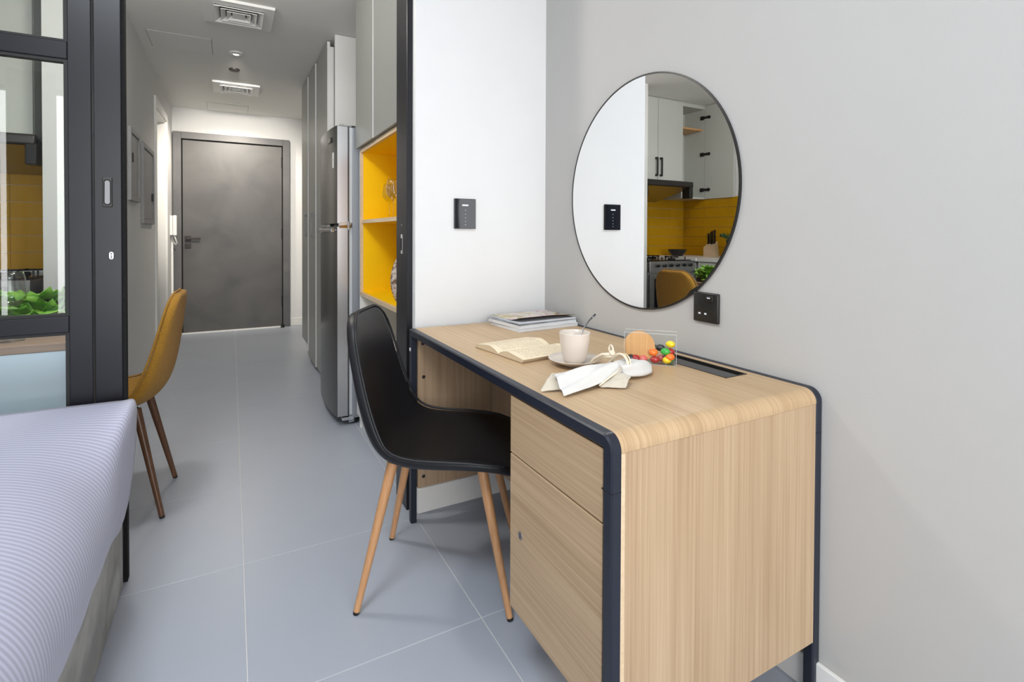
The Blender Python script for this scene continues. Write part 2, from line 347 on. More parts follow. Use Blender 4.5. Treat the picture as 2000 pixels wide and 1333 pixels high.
# side doorway
d2 = thing('door_2', 'white lined side doorway in the corridor beyond the enamel cupboards', 'door', (-.6, 5.73, 0), kind='structure')
bm = bmesh.new(); box(bm, -.585, 5.27, 0, -.555, 5.335, 2.28, bev=.003); box(bm, -.585, 6.125, 0, -.555, 6.17, 2.28, bev=.003); box(bm, -.585, 5.335, 2.215, -.555, 6.125, 2.28, bev=.003)
obj('architrave', bm, 'skirt', d2)
bm = bmesh.new(); box(bm, -.74, 5.33, 0, -.572, 5.345, 2.22); box(bm, -.74, 6.11, 0, -.572, 6.13, 2.22); box(bm, -.74, 5.345, 2.20, -.572, 6.11, 2.22)
obj('jamb_lining', bm, 'skirt', d2)
obj('door_leaf', B(-.74, 5.346, .01, -.70, 6.108, 2.198), 'cab', d2)

# enamel cupboards on the corridor wall
def epanel(y0, y1, z0, z1, label, latch):
    t = thing('electrical_panel', label, 'electrical panel', (-.57, (y0 + y1) / 2, z0), group='grey panels on the corridor wall')
    bm = bmesh.new(); box(bm, -.572, y0, z0, -.552, y0 + .035, z1, bev=.002); box(bm, -.572, y1 - .035, z0, -.552, y1, z1, bev=.002)
    box(bm, -.572, y0 + .035, z1 - .035, -.552, y1 - .035, z1, bev=.002); box(bm, -.572, y0 + .035, z0, -.552, y1 - .035, z0 + .035, bev=.002)
    obj('panel_frame', bm, 'panelgrey', t)
    obj('panel_door', B(-.571, y0 + .038, z0 + .038, -.560, y1 - .038, z1 - .038, bev=.002), 'panelgrey', t)
    obj('latch', B(-.561, latch[0] - .012, latch[1] - .03, -.548, latch[0] + .012, latch[1] + .03, bev=.003), 'black_plastic', t)
epanel(4.0, 4.37, 1.325, 1.79, 'grey enamel wall panel nearest the black sliding door', (4.07, 1.60))
epanel(4.54, 5.11, 1.185, 1.775, 'grey enamel wall panel beside the white side doorway', (5.02, 1.40))
# intercom
t = thing('intercom_phone', 'white wall intercom handset hanging beside the entrance door', 'telephone', (-.57, 6.56, 1.08))
obj('wall_base', B(-.572, 6.50, 1.09, -.548, 6.60, 1.30, bev=.006), 'white_plastic', t)
obj('handset', B(-.548, 6.525, 1.085, -.512, 6.575, 1.305, bev=.012, seg=3), 'white_plastic', t)
pts = [(-.535, 6.55, 1.09), (-.525, 6.56, 1.05), (-.515, 6.59, 1.01), (-.520, 6.62, .985), (-.54, 6.63, 1.0), (-.555, 6.62, 1.04), (-.56, 6.58, 1.09)]
obj('cord', tube(bmesh.new(), pts, .007, 8), 'white_plastic', t, smooth=True)
struct('trim_1', B(-.57, 6.63, .08, -.552, 6.65, 1.08), 'white_plastic', 'slim white cable duct below the intercom handset', 'cable duct')

# ------------------------------------------------------------------ ceiling fittings
def vent(cy, label):
    cx, h = .045, .195
    t = thing('air_vent', label, 'air vent', (cx, cy, H2), group='square ceiling air vents')
    obj('vent_backing', B(cx - .13, cy - .13, H2 - .003, cx + .13, cy + .13, H2 + .001), 'dark', t)
    def ring(ro, zo, ri, zi, th=.004):
        bm = bmesh.new(); rr = []
        for r, z in ((ro, zo), (ri, zi), (ri, zi - th), (ro, zo - th)):
            rr.append([(cx + r * a, cy + r * b, z) for a, b in ((-1, -1), (1, -1), (1, 1), (-1, 1))])
        return loft(bm, rr + [rr[0]], cap=False)
    obj('vent_frame', ring(h, H2, .135, H2 - .002, .016), 'white_plastic', t)
    for ro, ri in ((.135, .105), (.100, .072), (.067, .042)): obj('louvre', ring(ro, H2 - .024, ri, H2 - .004), 'white_plastic', t)
    obj('centre_plate', B(cx - .036, cy - .036, H2 - .020, cx + .036, cy + .036, H2 - .010), 'white_plastic', t)
vent(3.69, 'square louvred ceiling vent nearest the bedroom')
vent(5.59, 'square louvred ceiling vent nearer the entrance door')
def down(cy, label):
    t = thing('downlight', label, 'ceiling light', (.035, cy, H2), group='round ceiling downlights')
    obj('trim_ring', lathe(bmesh.new(), [(.046, 0), (.046, -.008), (.034, -.010), (.030, -.002), (.030, 0)], (.035, cy, H2), 28), 'white_plastic', t, auto=40)
    obj('lens', cyl(bmesh.new(), (.035, cy, H2 - .003), (.035, cy, H2), .030, n=24), M['white_plastic'], t)
down(4.5, 'round white downlight in front of the dark detector'); down(6.24, 'round white downlight closest to the entrance door')
tag(obj('smoke_detector', lathe(bmesh.new(), [(0, -.018), (.03, -.018), (.04, -.01), (.042, 0)], (.025, 4.96, H2), 24), 'darkmetal', loc=(.025, 4.96, H2), auto=40), 'small dark round detector on the corridor ceiling', 'detector')
def hatch(x0, y0, x1, y1, label):
    t = thing('ceiling_hatch', label, 'access hatch', ((x0 + x1) / 2, (y0 + y1) / 2, H2), group='flush access hatches in the ceiling')
    obj('hatch_gap', B(x0, y0, H2 - .0012, x1, y1, H2 + .002), 'panelgrey', t)
    obj('hatch_panel', B(x0 + .004, y0 + .004, H2 - .003, x1 - .004, y1 - .004, H2), 'ceil', t)
hatch(-.51, 4.27, -.12, 4.64, 'flush white ceiling hatch beside the corridor wall')
hatch(-.23, 6.34, .17, 6.70, 'flush white ceiling hatch right before the entrance door')

# ------------------------------------------------------------------ black glazed partition
def partition():
    t = thing('glass_partition', 'black framed glass partition standing between bed and kitchen', 'partition', (-1.0, 2.04, 0))
    y0, y1 = 2.024, 2.064
    def bar(n, x0, z0, x1, z1, a=y0, b=y1): return obj(n, B(x0, a, z0, x1, b, z1, bev=.0025), 'alu', t)
    bar('stile', -.436, 0, -.3785, 2.46); bar('stile', -1.66, 0, -1.60, 2.46)
    bar('rail', -1.60, 1.645, -.436, 1.698); bar('rail', -1.60, .814, -.436, .863); bar('rail', -1.60, 0, -.436, .08); bar('rail', -1.60, 2.40, -.436, 2.46)
    bar('transom', -1.66, 2.462, .60, 2.50, 2.01, 2.08)
    for z0, z1 in ((1.698, 2.40), (.863, 1.645), (.08, .814)): obj('glass_pane', B(-1.605, 2.041, z0 - .005, -.431, 2.047, z1 + .005), 'glass', t)
    bm = bmesh.new()
    for z0, z1 in ((1.698, 2.40), (.863, 1.645), (.08, .814)):
        box(bm, -.446, y0 + .006, z0, -.436, y1 - .006, z1); box(bm, -1.6, y0 + .006, z1 - .009, -.446, y1 - .006, z1); box(bm, -1.6, y0 + .006, z0, -.446, y1 - .006, z0 + .007)
    obj('glazing_bead', bm, 'rubber', t)
partition()
t = thing('sliding_door', 'black metal sliding door edge with flush pull and lock', 'door', (-.34, 2.044, 0))
obj('stile', B(-.3735, 2.022, .004, -.304, 2.062, 2.46, bev=.0025), 'alu', t)
bm = bmesh.new(); box(bm, -.306, 2.026, .0, -.2955, 2.058, 2.46)
obj('brush_seal', bm, 'brush', t)
obj('gap_light_strip', B(-.3775, 2.046, .02, -.3745, 2.050, 2.44), 'seal', t)  # pale strip paints the light showing through the gap between the stiles
hx, hz = -.340, 1.245
fp = obj('flush_pull', B(hx - .0125, 2.019, hz - .046, hx + .0125, 2.0225, hz + .046, bev=.002), 'black_plastic', t)
pts = [(hx + .0065 * math.cos(a), 2.0188, hz + (.03 if a < math.pi else -.03) + .0065 * math.sin(a)) for a in [i * math.pi / 8 for i in range(17)]]
obj('pull_recess', prism(bmesh.new(), pts, (0, .001, 0)), 'panelgrey', fp)
pts = [(hx + .0085 * math.cos(a), 2.0186, hz + (.031 if a < math.pi else -.031) + .0085 * math.sin(a)) for a in [i * math.pi / 8 for i in range(17)]]
obj('pull_rim', tube(bmesh.new(), pts, .0012, 6, closed=True), 'dark', fp)
lx, lz = -.331, 1.047
pts = [(lx + .0055 * math.cos(a), 2.0185, lz + (.006 if a < math.pi else -.006) + .0055 * math.sin(a)) for a in [i * math.pi / 8 for i in range(16)]]
lk = obj('lock_cylinder', prism(bmesh.new(), pts, (0, .004, 0)), 'chrome', t)
bm = bmesh.new(); cyl(bm, (lx, 2.0186, lz + .006), (lx, 2.0178, lz + .006), .0022, n=10); box(bm, lx - .001, 2.0178, lz - .010, lx + .001, 2.0187, lz + .002)
obj('keyway', bm, 'dark', lk)
# jamb at the opening
t = thing('door_jamb', 'black metal jamb with silver strike plate beside the white wall', 'door jamb', (.63, 2.08, 0))
obj('jamb_post', B(.618, 2.022, 0, .6415, 2.17, 2.46, bev=.002), 'alu', t)
sp = obj('strike_plate', B(.6165, 2.083, 1.036, .6185, 2.100, 1.116, bev=.0008), 'chrome', t)
obj('strike_slot', B(.6155, 2.087, 1.05, .6168, 2.096, 1.10), 'dark', sp)
obj('plug', cyl(bmesh.new(), (.6185, 2.092, 1.155), (.6168, 2.092, 1.155), .004, n=12), 'panelgrey', t)

# ------------------------------------------------------------------ tall cabinet with yellow niche
CX, Y0, Y1 = .648, 2.185, 3.03
t = thing('tall_cabinet', 'tall pale grey cabinet with open bright yellow shelves', 'cabinet', (.9, 2.6, 0))
bm = bmesh.new(); box(bm, CX, Y0, 0, 1.28, Y0 + .018, 2.498); box(bm, CX, Y1 - .018, 0, 1.28, Y1, 2.498); box(bm, 1.26, Y0, 0, 1.28, Y1, 2.498); box(bm, CX + .02, Y0, 1.60, 1.27, Y1, 1.615)
obj('carcass', bm, 'cabwhite', t)
for a, b, q in ((Y0, 2.627, .018), (2.633, Y1, .0215)):
    dr = obj('upper_door', B(CX - q, a + .001, 1.603, CX, b - .001, 2.494, bev=.001), 'cab_dimmed', t); obj('lit_edge', B(CX - q + .0004, a - .0004, 1.604, CX - .001, a + .0012, 2.493), 'cabwhite', dr)  # white strip paints the light caught by the door's near edge
bm = bmesh.new(); ya, yb, za, zb = Y0 + .018, Y1 - .018, .765, 1.60
box(bm, CX + .012, ya, za, 1.22, ya + .036, zb); box(bm, CX + .012, yb - .018, za, 1.22, yb, zb); box(bm, CX + .012, ya, zb - .022, 1.22, yb, zb - .001); box(bm, CX + .012, ya, za, 1.22, yb, za + .02); box(bm, 1.20, ya, za, 1.22, yb, zb)
obj('niche_lining', bm, 'yellow', t)
bm = bmesh.new()
box(bm, CX - .002, ya - .018, za, CX + .013, ya + .037, zb); box(bm, CX - .002, yb - .0185, za, CX + .013, yb, zb); box(bm, CX - .002, ya + .037, zb - .022, CX + .013, yb - .018, zb); box(bm, CX - .002, ya + .037, za, CX + .013, yb - .018, za + .02)
obj('niche_edging', bm, 'ply', t)
sh = obj('shelf', B(CX + .022, ya + .036, 1.177, 1.2, yb - .018, 1.196), 'yellow', t); obj('shelf_edge', B(CX + .004, ya + .036, 1.177, CX + .0225, yb - .018, 1.196), 'ply', sh)
bm = bmesh.new(); box(bm, CX + .02, ya, .40, 1.2, yb, .42)
obj('lower_shelf', bm, 'cabwhite', t)
for a, b in ((Y0, 2.627), (2.633, Y1)): obj('lower_door', B(CX - .016, a + .001, .08, CX + .002, b - .001, .40, bev=.0015), 'cabwhite', t)
obj('toe_board', B(CX + .01, Y0 + .02, 0, CX + .03, Y1 - .02, .08), 'cabwhite', t)
def wineglass(name, loc, hgt, rad, label, cat='wine glass', group=None):
    r, h = rad, hgt
    p = [(.0, .001), (r * .85, .001), (r * .85, .003), (r * .3, .006), (.004, .012), (.0035, h * .42), (.006, h * .46), (r * .55, h * .52), (r * .92, h * .62), (r, h * .73), (r * .92, h * .88), (r * .78, h),
         (r * .75, h), (r * .89, h * .88), (r * .965, h * .73), (r * .88, h * .625), (r * .5, h * .535), (.0, h * .50)]
    o = obj(name, lathe(bmesh.new(), p, (0, 0, 0), 32), 'drinkglass', smooth=True, local=True, loc=loc)
    return tag(o, label, cat, group)
wineglass('wine_glass', (.722, 2.585, 1.196), .20, .037, 'clear stemmed glass in front on the upper yellow shelf', group='stemmed glasses in the yellow niche')
wineglass('wine_glass', (.775, 2.86, 1.196), .20, .038, 'clear stemmed glass farther back on the upper yellow shelf', group='stemmed glasses in the yellow niche')
bm = bmesh.new(); rings = []
for i in range(25):
    a = i / 24; r0 = .010 + .040 * math.sin(math.pi * (a * .86 + .08)) ** .8
    rings.append([((r0 + .004 * math.cos(12 * th + i * math.pi) * (1 if 0 < i < 24 else 0)) * math.cos(th), (r0 + .004 * math.cos(12 * th + i * math.pi)) * math.sin(th), a * .215) for th in [k * 2 * math.pi / 48 for k in range(48)]])
loft(bm, rings)
tag(obj('vase', bm, 'vase', smooth=True, local=True, loc=(.730, 2.475, .785)), 'bobbled white and brown vase on the bottom yellow shelf', 'vase')
bm = lathe(bmesh.new(), [(0, 0), (.045, 0), (.052, .02), (.05, .12), (.035, .15), (.03, .16), (0, .16)], (0, 0, 0), 28)
tag(obj('storage_jar', bm, 'ceramic', auto=40, local=True, loc=(.74, 2.56, .42)), 'white jar on the plain shelf below the yellow niche', 'jar')

# ------------------------------------------------------------------ refrigerator
t = thing('refrigerator', 'tall silver grey two door refrigerator beside the yellow shelves', 'refrigerator', (.9, 3.38, 0))
FY0, FY1 = 3.085, 3.70
obj('body', B(.618, FY0 + .004, .035, 1.22, FY1 - .004, 1.735, bev=.006), 'fridge_side', t)
def fdoor(name, z0, z1):
    n = 14; front = []
    for i in range(n + 1):
        a = i / n; front.append((.532 - .022 * math.sin(math.pi * a) ** .8, FY0 + (FY1 - FY0) * a))
    poly = [(.600, FY0, z0)] + [(x, y, z0) for x, y in front] + [(.600, FY1, z0)]
    return obj(name, prism(bmesh.new(), poly, (0, 0, z1 - z0)), 'fridge_front', t, auto=20)
lo = fdoor('lower_door', .055, 1.158); up = fdoor('upper_door', 1.176, 1.738)
for dd, z0, z1 in ((lo, .055, 1.158), (up, 1.176, 1.738)):
    obj('door_edge', B(.5345, FY0 - .0015, z0 + .002, .592, FY0 + .002, z1 - .002), 'steel', dd)
    obj('door_gasket', B(.600, FY0 + .004, z0 + .004, .618, FY1 - .004, z1 - .004), 'seal', dd)
bm = bmesh.new(); box(bm, .50, FY0 + .03, 1.125, .531, FY0 + .50, 1.150, bev=.008)
obj('handle', bm, 'chrome', lo)
bm = bmesh.new(); box(bm, .540, FY0 - .010, 1.150, .612, FY0 + .002, 1.180, bev=.003); cyl(bm, (.596, FY0 - .006, 1.14), (.596, FY0 - .006, 1.19), .008, n=12)
obj('middle_hinge', bm, 'chrome', t)
bm = bmesh.new(); box(bm, .552, FY0 + .002, 1.7375, .64, FY0 + .03, 1.746, bev=.002); cyl(bm, (.56, FY0 + .012, 1.732), (.56, FY0 + .012, 1.75), .009, n=12)
obj('top_hinge', bm, 'chrome', t)
bm = bmesh.new(); box(bm, .56, FY0 - .006, .032, .625, FY0 + .02, .05, bev=.002)
obj('bottom_hinge', bm, 'chrome', t)
for x_ in (.640, 1.15):
    for y_ in (FY0 + .04, FY1 - .03): obj('foot', cyl(bmesh.new(), (x_, y_, 0), (x_, y_, .036), .018, n=16), 'rubber', t)
obj('kick_grille', B(.60, FY0 + .01, .012, .63, FY1 - .01, .054), 'fridge_side', t)
st = obj('sticker', B(.5205, FY0 + .055, 1.50, .5265, FY0 + .13, 1.59), 'sticker', up); obj('sticker_print', B(.519, FY0 + .075, 1.535, .521, FY0 + .115, 1.558), 'panelgrey', st)
obj('badge', B(.512, FY0 + .10, 1.655, .5205, FY0 + .20, 1.685, bev=.002), 'black_plastic', up)

# ------------------------------------------------------------------ wardrobe
t = thing('wardrobe', 'floor to ceiling pale grey cupboard row beyond the refrigerator', 'cupboard', (.95, 4.5, 0))
bm = bmesh.new(); box(bm, .655, 3.765, 0, 1.29, 3.785, 2.497); box(bm, .625, 5.25, .12, 1.29, 5.268, 2.497); box(bm, .66, 3.785, .12, 1.28, 5.25, .14); box(bm, .66, 3.785, 2.48, 1.28, 5.25, 2.497); box(bm, 1.27, 3.785, .1, 1.29, 5.25, 2.49)
obj('carcass', bm, 'cabwhite', t)
obj('side_panel', B(.634, 3.742, 0, 1.29, 3.764, 2.497), 'cabwhite', t)
obj('filler_strip', B(.606, 3.868, 1.62, .648, 3.884, 2.45), 'cabwhite', t)
for a, b, z0, q in ((3.886, 4.428, .03, .604), (4.434, 4.848, .03, .597), (4.854, 5.268, .13, .590)):
    dr = obj('door', B(q, a, z0, .624, b, 2.49, bev=.001), 'cab', t); obj('lit_edge', B(q + .0005, a - .0012, z0, .6235, a + .0005, 2.49), 'cabwhite', dr)  # white strips paint the light on door edges facing the bedroom
    if a > 4:
        y = a + .03
        bm = bmesh.new(); box(bm, .568, y - .006, 1.09, .578, y + .006, 1.285, bev=.002); box(bm, .572, y - .006, 1.09, .601, y + .006, 1.11); box(bm, .572, y - .006, 1.265, .601, y + .006, 1.285); obj('handle', bm, 'panelgrey', dr)
obj('toe_board', B(.645, 3.89, 0, .66, 5.26, .125), 'skirt', t)

# ------------------------------------------------------------------ desk
DX0, DX1, DY0, DY1, DZ = .605, 1.247, .730, 1.945, .75
t = thing('desk', 'oak desk with rounded end and navy black metal edge against mirror wall', 'desk', (.92, 1.33, 0))
RC = .030
def uframe(x0, x1, name, label=None):
    """leg, rounded corner, top bar and far leg: one bent flat bar, open at the bottom"""
    wd = .027; out = []; inn = []
    out.append((DY0, 0.0)); inn.append((DY0 + wd, 0.0))
    for i in range(11):
        a = math.pi - i / 10 * math.pi / 2
        out.append((DY0 + RC + RC * math.cos(a), DZ - RC + RC * math.sin(a)))
        ri = RC - wd; inn.append((DY0 + RC + ri * math.cos(a), DZ - RC + ri * math.sin(a)))
    out.append((DY1, DZ)); inn.append((DY1 - wd, DZ - wd)); out.append((DY1, 0)); inn.append((DY1 - wd, 0))
    bm = bmesh.new(); n = len(out); c = .0035
    def ring(i):
        o, q = Vector(out[i]), Vector(inn[i]); e = (q - o).normalized() * c
        return [(x0 + c, *o), (x1, *o), (x1, *q), (x0 + c, *q), (x0, *(q - e)), (x0, *(o + e))]
    loft(bm, [ring(i) for i in range(n)])
    o = obj(name, bm, 'navy', t, auto=25)
    return o
ff = uframe(DX0, DX0 + .022, 'front_frame'); fr_ = uframe(DX1 - .022, DX1, 'rear_frame')
for f_, x0, x1 in ((ff, DX0 - .0004, DX0 + .0224), (fr_, DX1 - .0224, DX1 + .0004)):
    obj('frame_joint', B(x0, DY0 - .0004, .6455, x1, DY0 + .0304, .6465), 'dark', f_)
WX0, WX1 = DX0 + .022, DX1 - .022
# top board bent over the near end, UV runs along the grain
def top_board():
    bm = bmesh.new(); uvl = bm.loops.layers.uv.new('UVMap'); prof = []; s = 0
    prof.append((DY1 - .001, DZ)); prof.append((DY0 + RC, DZ))
    for i in range(1, 13):
        a = math.pi / 2 + i / 12 * math.pi / 2; prof.append((DY0 + RC + RC * math.cos(a), DZ - RC + RC * math.sin(a)))
    prof.append((DY0, DZ - RC - .003))
    th = .022; inner = []
    for k, (y, z) in enumerate(prof):
        if k < 2: inner.append((y, z - th))
        elif k < len(prof) - 1:
            a = math.pi / 2 + (k - 1) / 12 * math.pi / 2; r = RC - th; inner.append((DY0 + RC + r * math.cos(a), DZ - RC + r * math.sin(a)))
        else: inner.append((DY0 + th, z))
    L = [0]
    for p, q in zip(prof, prof[1:]): L.append(L[-1] + math.dist(p, q))
    gx = (1.118, 1.200); gy = (.90, 1.16)       # slot for the cable tray
    ysp = [DY1 - .001, gy[1], gy[0], DY0 + RC]; xs = [WX0, gx[0], gx[1], WX1]
    P2 = [(y, DZ, (DY1 - .001) - y) for y in ysp] + [(prof[k][0], prof[k][1], L[k]) for k in range(2, len(prof))]
    V = [[bm.verts.new((x, p[0], p[1])) for x in xs] for p in P2]
    for i in range(len(P2) - 1):
        for j in range(3):
            if i == 1 and j == 1: continue
            f = bm.faces.new((V[i][j], V[i][j + 1], V[i + 1][j + 1], V[i + 1][j]))
            for l, (a, b) in zip(f.loops, ((i, j), (i, j + 1), (i + 1, j + 1), (i + 1, j))): l[uvl].uv = (P2[a][2], xs[b])
    U = [[bm.verts.new((x, *q)) for x in (WX0, WX1)] for q in inner]
    for i in range(len(inner) - 1): bm.faces.new((U[i][0], U[i + 1][0], U[i + 1][1], U[i][1]))
    e = V[-1]; bm.faces.new((e[0], e[1], e[2], e[3], U[-1][1], U[-1][0])); e = V[0]; bm.faces.new((e[3], e[2], e[1], e[0], U[0][0], U[0][1]))
    return obj('top_board', bm, 'oak_uv', t, auto=20)
tb = top_board()
SZ = DZ - RC - .0035
obj('near_side_panel', B(WX0, DY0 + .0006, .14, WX1, DY0 + .022, SZ, bev=.0008), 'oak_z', t)
obj('edge_band', B(WX0, DY0 + .0002, .14, WX0 + .010, DY0 + .010, SZ, bev=.0006), 'ply', t)
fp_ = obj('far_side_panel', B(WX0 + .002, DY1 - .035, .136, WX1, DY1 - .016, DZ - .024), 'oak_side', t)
for x, z in ((.652, .565), (.652, .178), (.648, .695)): obj('screw_hole', cyl(bmesh.new(), (x, DY1 - .0353, z), (x, DY1 - .0335, z), .007, n=14), 'darkmetal', fp_)
obj('screw_cap', cyl(bmesh.new(), (.885, DY1 - .037, .56), (.885, DY1 - .0345, .56), .006, n=14), 'ply', fp_)
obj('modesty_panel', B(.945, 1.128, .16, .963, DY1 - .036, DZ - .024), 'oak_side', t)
bm = bmesh.new(); box(bm, WX0 + .004, 1.106, .19, WX1, 1.124, DZ - .024); box(bm, WX0 + .004, DY0 + .03, .19, WX1, 1.106, .208); box(bm, WX1 - .02, DY0 + .03, .2, WX1 - .002, 1.106, .72)
obj('carcass', bm, 'oak_z', t)
obj('drawer_front', B(DX0 + .004, DY0 + .0315, .5785, WX0 + .0035, 1.124, DZ - .0315, bev=.001), 'oak_y', t)
dd = obj('cabinet_door', B(DX0 + .004, DY0 + .0315, .192, WX0 + .0035, 1.124, .5745, bev=.001), 'oak_y', t)
lk = obj('lock', cyl(bmesh.new(), (DX0 + .0045, 1.072, .393), (DX0 + .0025, 1.072, .393), .0095, n=20), 'steel', dd)
obj('keyhole', B(DX0 + .0018, 1.0712, .386, DX0 + .003, 1.0728, .400), 'dark', lk)
obj('screw_head', cyl(bmesh.new(), (DX0 + .008, DY1 + .0006, .0), (DX0 + .008, DY1 + .0006, .001), .001, n=6), 'steel', ff)
bm = cyl(bmesh.new(), (DX0 - .0015, DY1 - .012, .672), (DX0 + .001, DY1 - .012, .672), .007, n=16)
obj('screw_cover', bm, 'white_plastic', ff)
# cable tray sunk in the top
bm = bmesh.new(); gx0_, gx1_, gy0_, gy1_ = 1.118, 1.200, .90, 1.16
for a in ((gx0_, gy0_, gx0_ + .003, gy1_), (gx1_ - .003, gy0_, gx1_, gy1_), (gx0_, gy0_, gx1_, gy0_ + .003), (gx0_, gy1_ - .003, gx1_, gy1_)): box(bm, a[0], a[1], .70, a[2], a[3], DZ + .0015)
box(bm, gx0_, gy0_, .70, gx1_, gy1_, .703)
tr = obj('cable_tray', bm, 'black_plastic', t)
obj('tray_lid', B(gx0_ + .004, gy0_ + .004, DZ - .003, gx1_ - .030, gy1_ - .004, DZ + .0005, bev=.001), mat('dark grey plastic', (.035, .036, .04), .35), tr)

# ------------------------------------------------------------------ chairs
SP = [(.247, .426), (.22, .450), (.115, .459), (0, .450), (-.09, .444), (-.15, .455), (-.19, .49), (-.213, .545), (-.229, .62), (-.240, .70), (-.250, .78), (-.256, .845), (-.259, .874)]
WD = [.175, .203, .218, .222, .22, .215, .21, .205, .197, .189, .178, .148, .088]
CU = [.0, .006, .014, .024, .035, .05, .058, .055, .045, .035, .025, .015, .005]
def shell_pts():
    nrm = []
    for i in range(len(SP)):
        a = Vector(SP[max(0, i - 1)]); b = Vector(SP[min(len(SP) - 1, i + 1)]); tt = (b - a).normalized(); nrm.append(Vector((tt.y, -tt.x)))
    return nrm
def make_chair(name, label, loc, rz, fabric, legm):
    t = thing(name, label, 'chair', loc, rz)
    nrm = shell_pts(); NT = 10; th = .034
    ts = [-1 + 2 * j / NT for j in range(NT + 1)]
    def P(i, tt, off): return Vector((SP[i][0] + nrm[i].x * (CU[i] * tt * tt + off), WD[i] * math.copysign(abs(tt) ** .95, tt), SP[i][1] + nrm[i].y * (CU[i] * tt * tt + off)))
    bm = bmesh.new()
    T = [[bm.verts.new(P(i, q, 0)) for q in ts] for i in range(len(SP))]
    Bt = [[bm.verts.new(P(i, q * .97, -th)) for q in ts] for i in range(len(SP))]
    ns = len(SP)
    for i in range(ns - 1):
        for j in range(NT):
            bm.faces.new((T[i][j], T[i][j + 1], T[i + 1][j + 1], T[i + 1][j])); bm.faces.new((Bt[i][j], Bt[i + 1][j], Bt[i + 1][j + 1], Bt[i][j + 1]))
    for i in range(ns - 1):
        for j in (0, NT): bm.faces.new((T[i][j], T[i + 1][j], Bt[i + 1][j], Bt[i][j]))
    for j in range(NT):
        for i in (0, ns - 1): bm.faces.new((T[i][j], T[i][j + 1], Bt[i][j + 1], Bt[i][j]))
    o = obj('shell', bm, fabric, t, smooth=True, local=True)
    m = o.modifiers.new('sub', 'SUBSURF'); m.levels = m.render_levels = 2
    edge = [P(i, -1, -.004) for i in range(1, ns)] + [P(ns - 1, q, -.004) for q in ts[1:-1]] + [P(i, 1, -.004) for i in range(ns - 1, 0, -1)] + [P(0, q, -.004) for q in ts[::-1][1:-1]]
    k = len(edge); sm = []
    for i in range(k):                                     # smooth the loop the way the shell is smoothed
        for f in (0, .5):
            p0, p1, p2, p3 = edge[i - 1], edge[i], edge[(i + 1) % k], edge[(i + 2) % k]
            sm.append(((p0 + 4 * p1 + p2) / 6) if f == 0 else (p0 + 23 * p1 + 23 * p2 + p3) / 48)
    pp = obj('piping', tube(bmesh.new(), sm, .0042, 8, closed=True), fabric, o, smooth=True, local=True)
    obj('seam', tube(bmesh.new(), [P(5, q * .97, .0005) * .5 + P(6, q * .97, .0005) * .5 for q in ts], .0018, 6), fabric, o, smooth=True, local=True)
    bm = bmesh.new()
    for sx, sy in ((1, 1), (1, -1), (-1, 1), (-1, -1)):
        top = Vector((.135 * sx, .125 * sy, .425)); ft = Vector((.227 * sx, .187 * sy, 0)); dr = (top - ft).normalized()
        lg = obj('leg', cyl(bmesh.new(), ft + dr * .008, top, .0095, .0165, 20), legm, t, smooth=False, local=True, auto=40)
        b2 = bmesh.new(); cyl(b2, ft, ft + dr * .0085, .0088, .0098, 16)
        for v in b2.verts: v.co.z = max(v.co.z, 0)
        obj('leg_tip', b2, 'rubber', lg, local=True)
        cyl(bm, top - dr * .002, (.06 * sx, .05 * sy, .415), .010, .010, 10)
    box(bm, -.09, -.08, .402, .09, .08, .414)
    obj('seat_support', bm, 'darkmetal', t, local=True)
    return t
make_chair('desk_chair', 'black leather chair with wooden legs tucked at the oak desk', (.609, 1.578, 0), math.radians(-31.3), 'leather', 'beech')
make_chair('dining_chair', 'mustard fabric chair with dark brown legs behind the black partition', (-.462, 2.613, 0), math.radians(178), 'mustard', 'walnut')

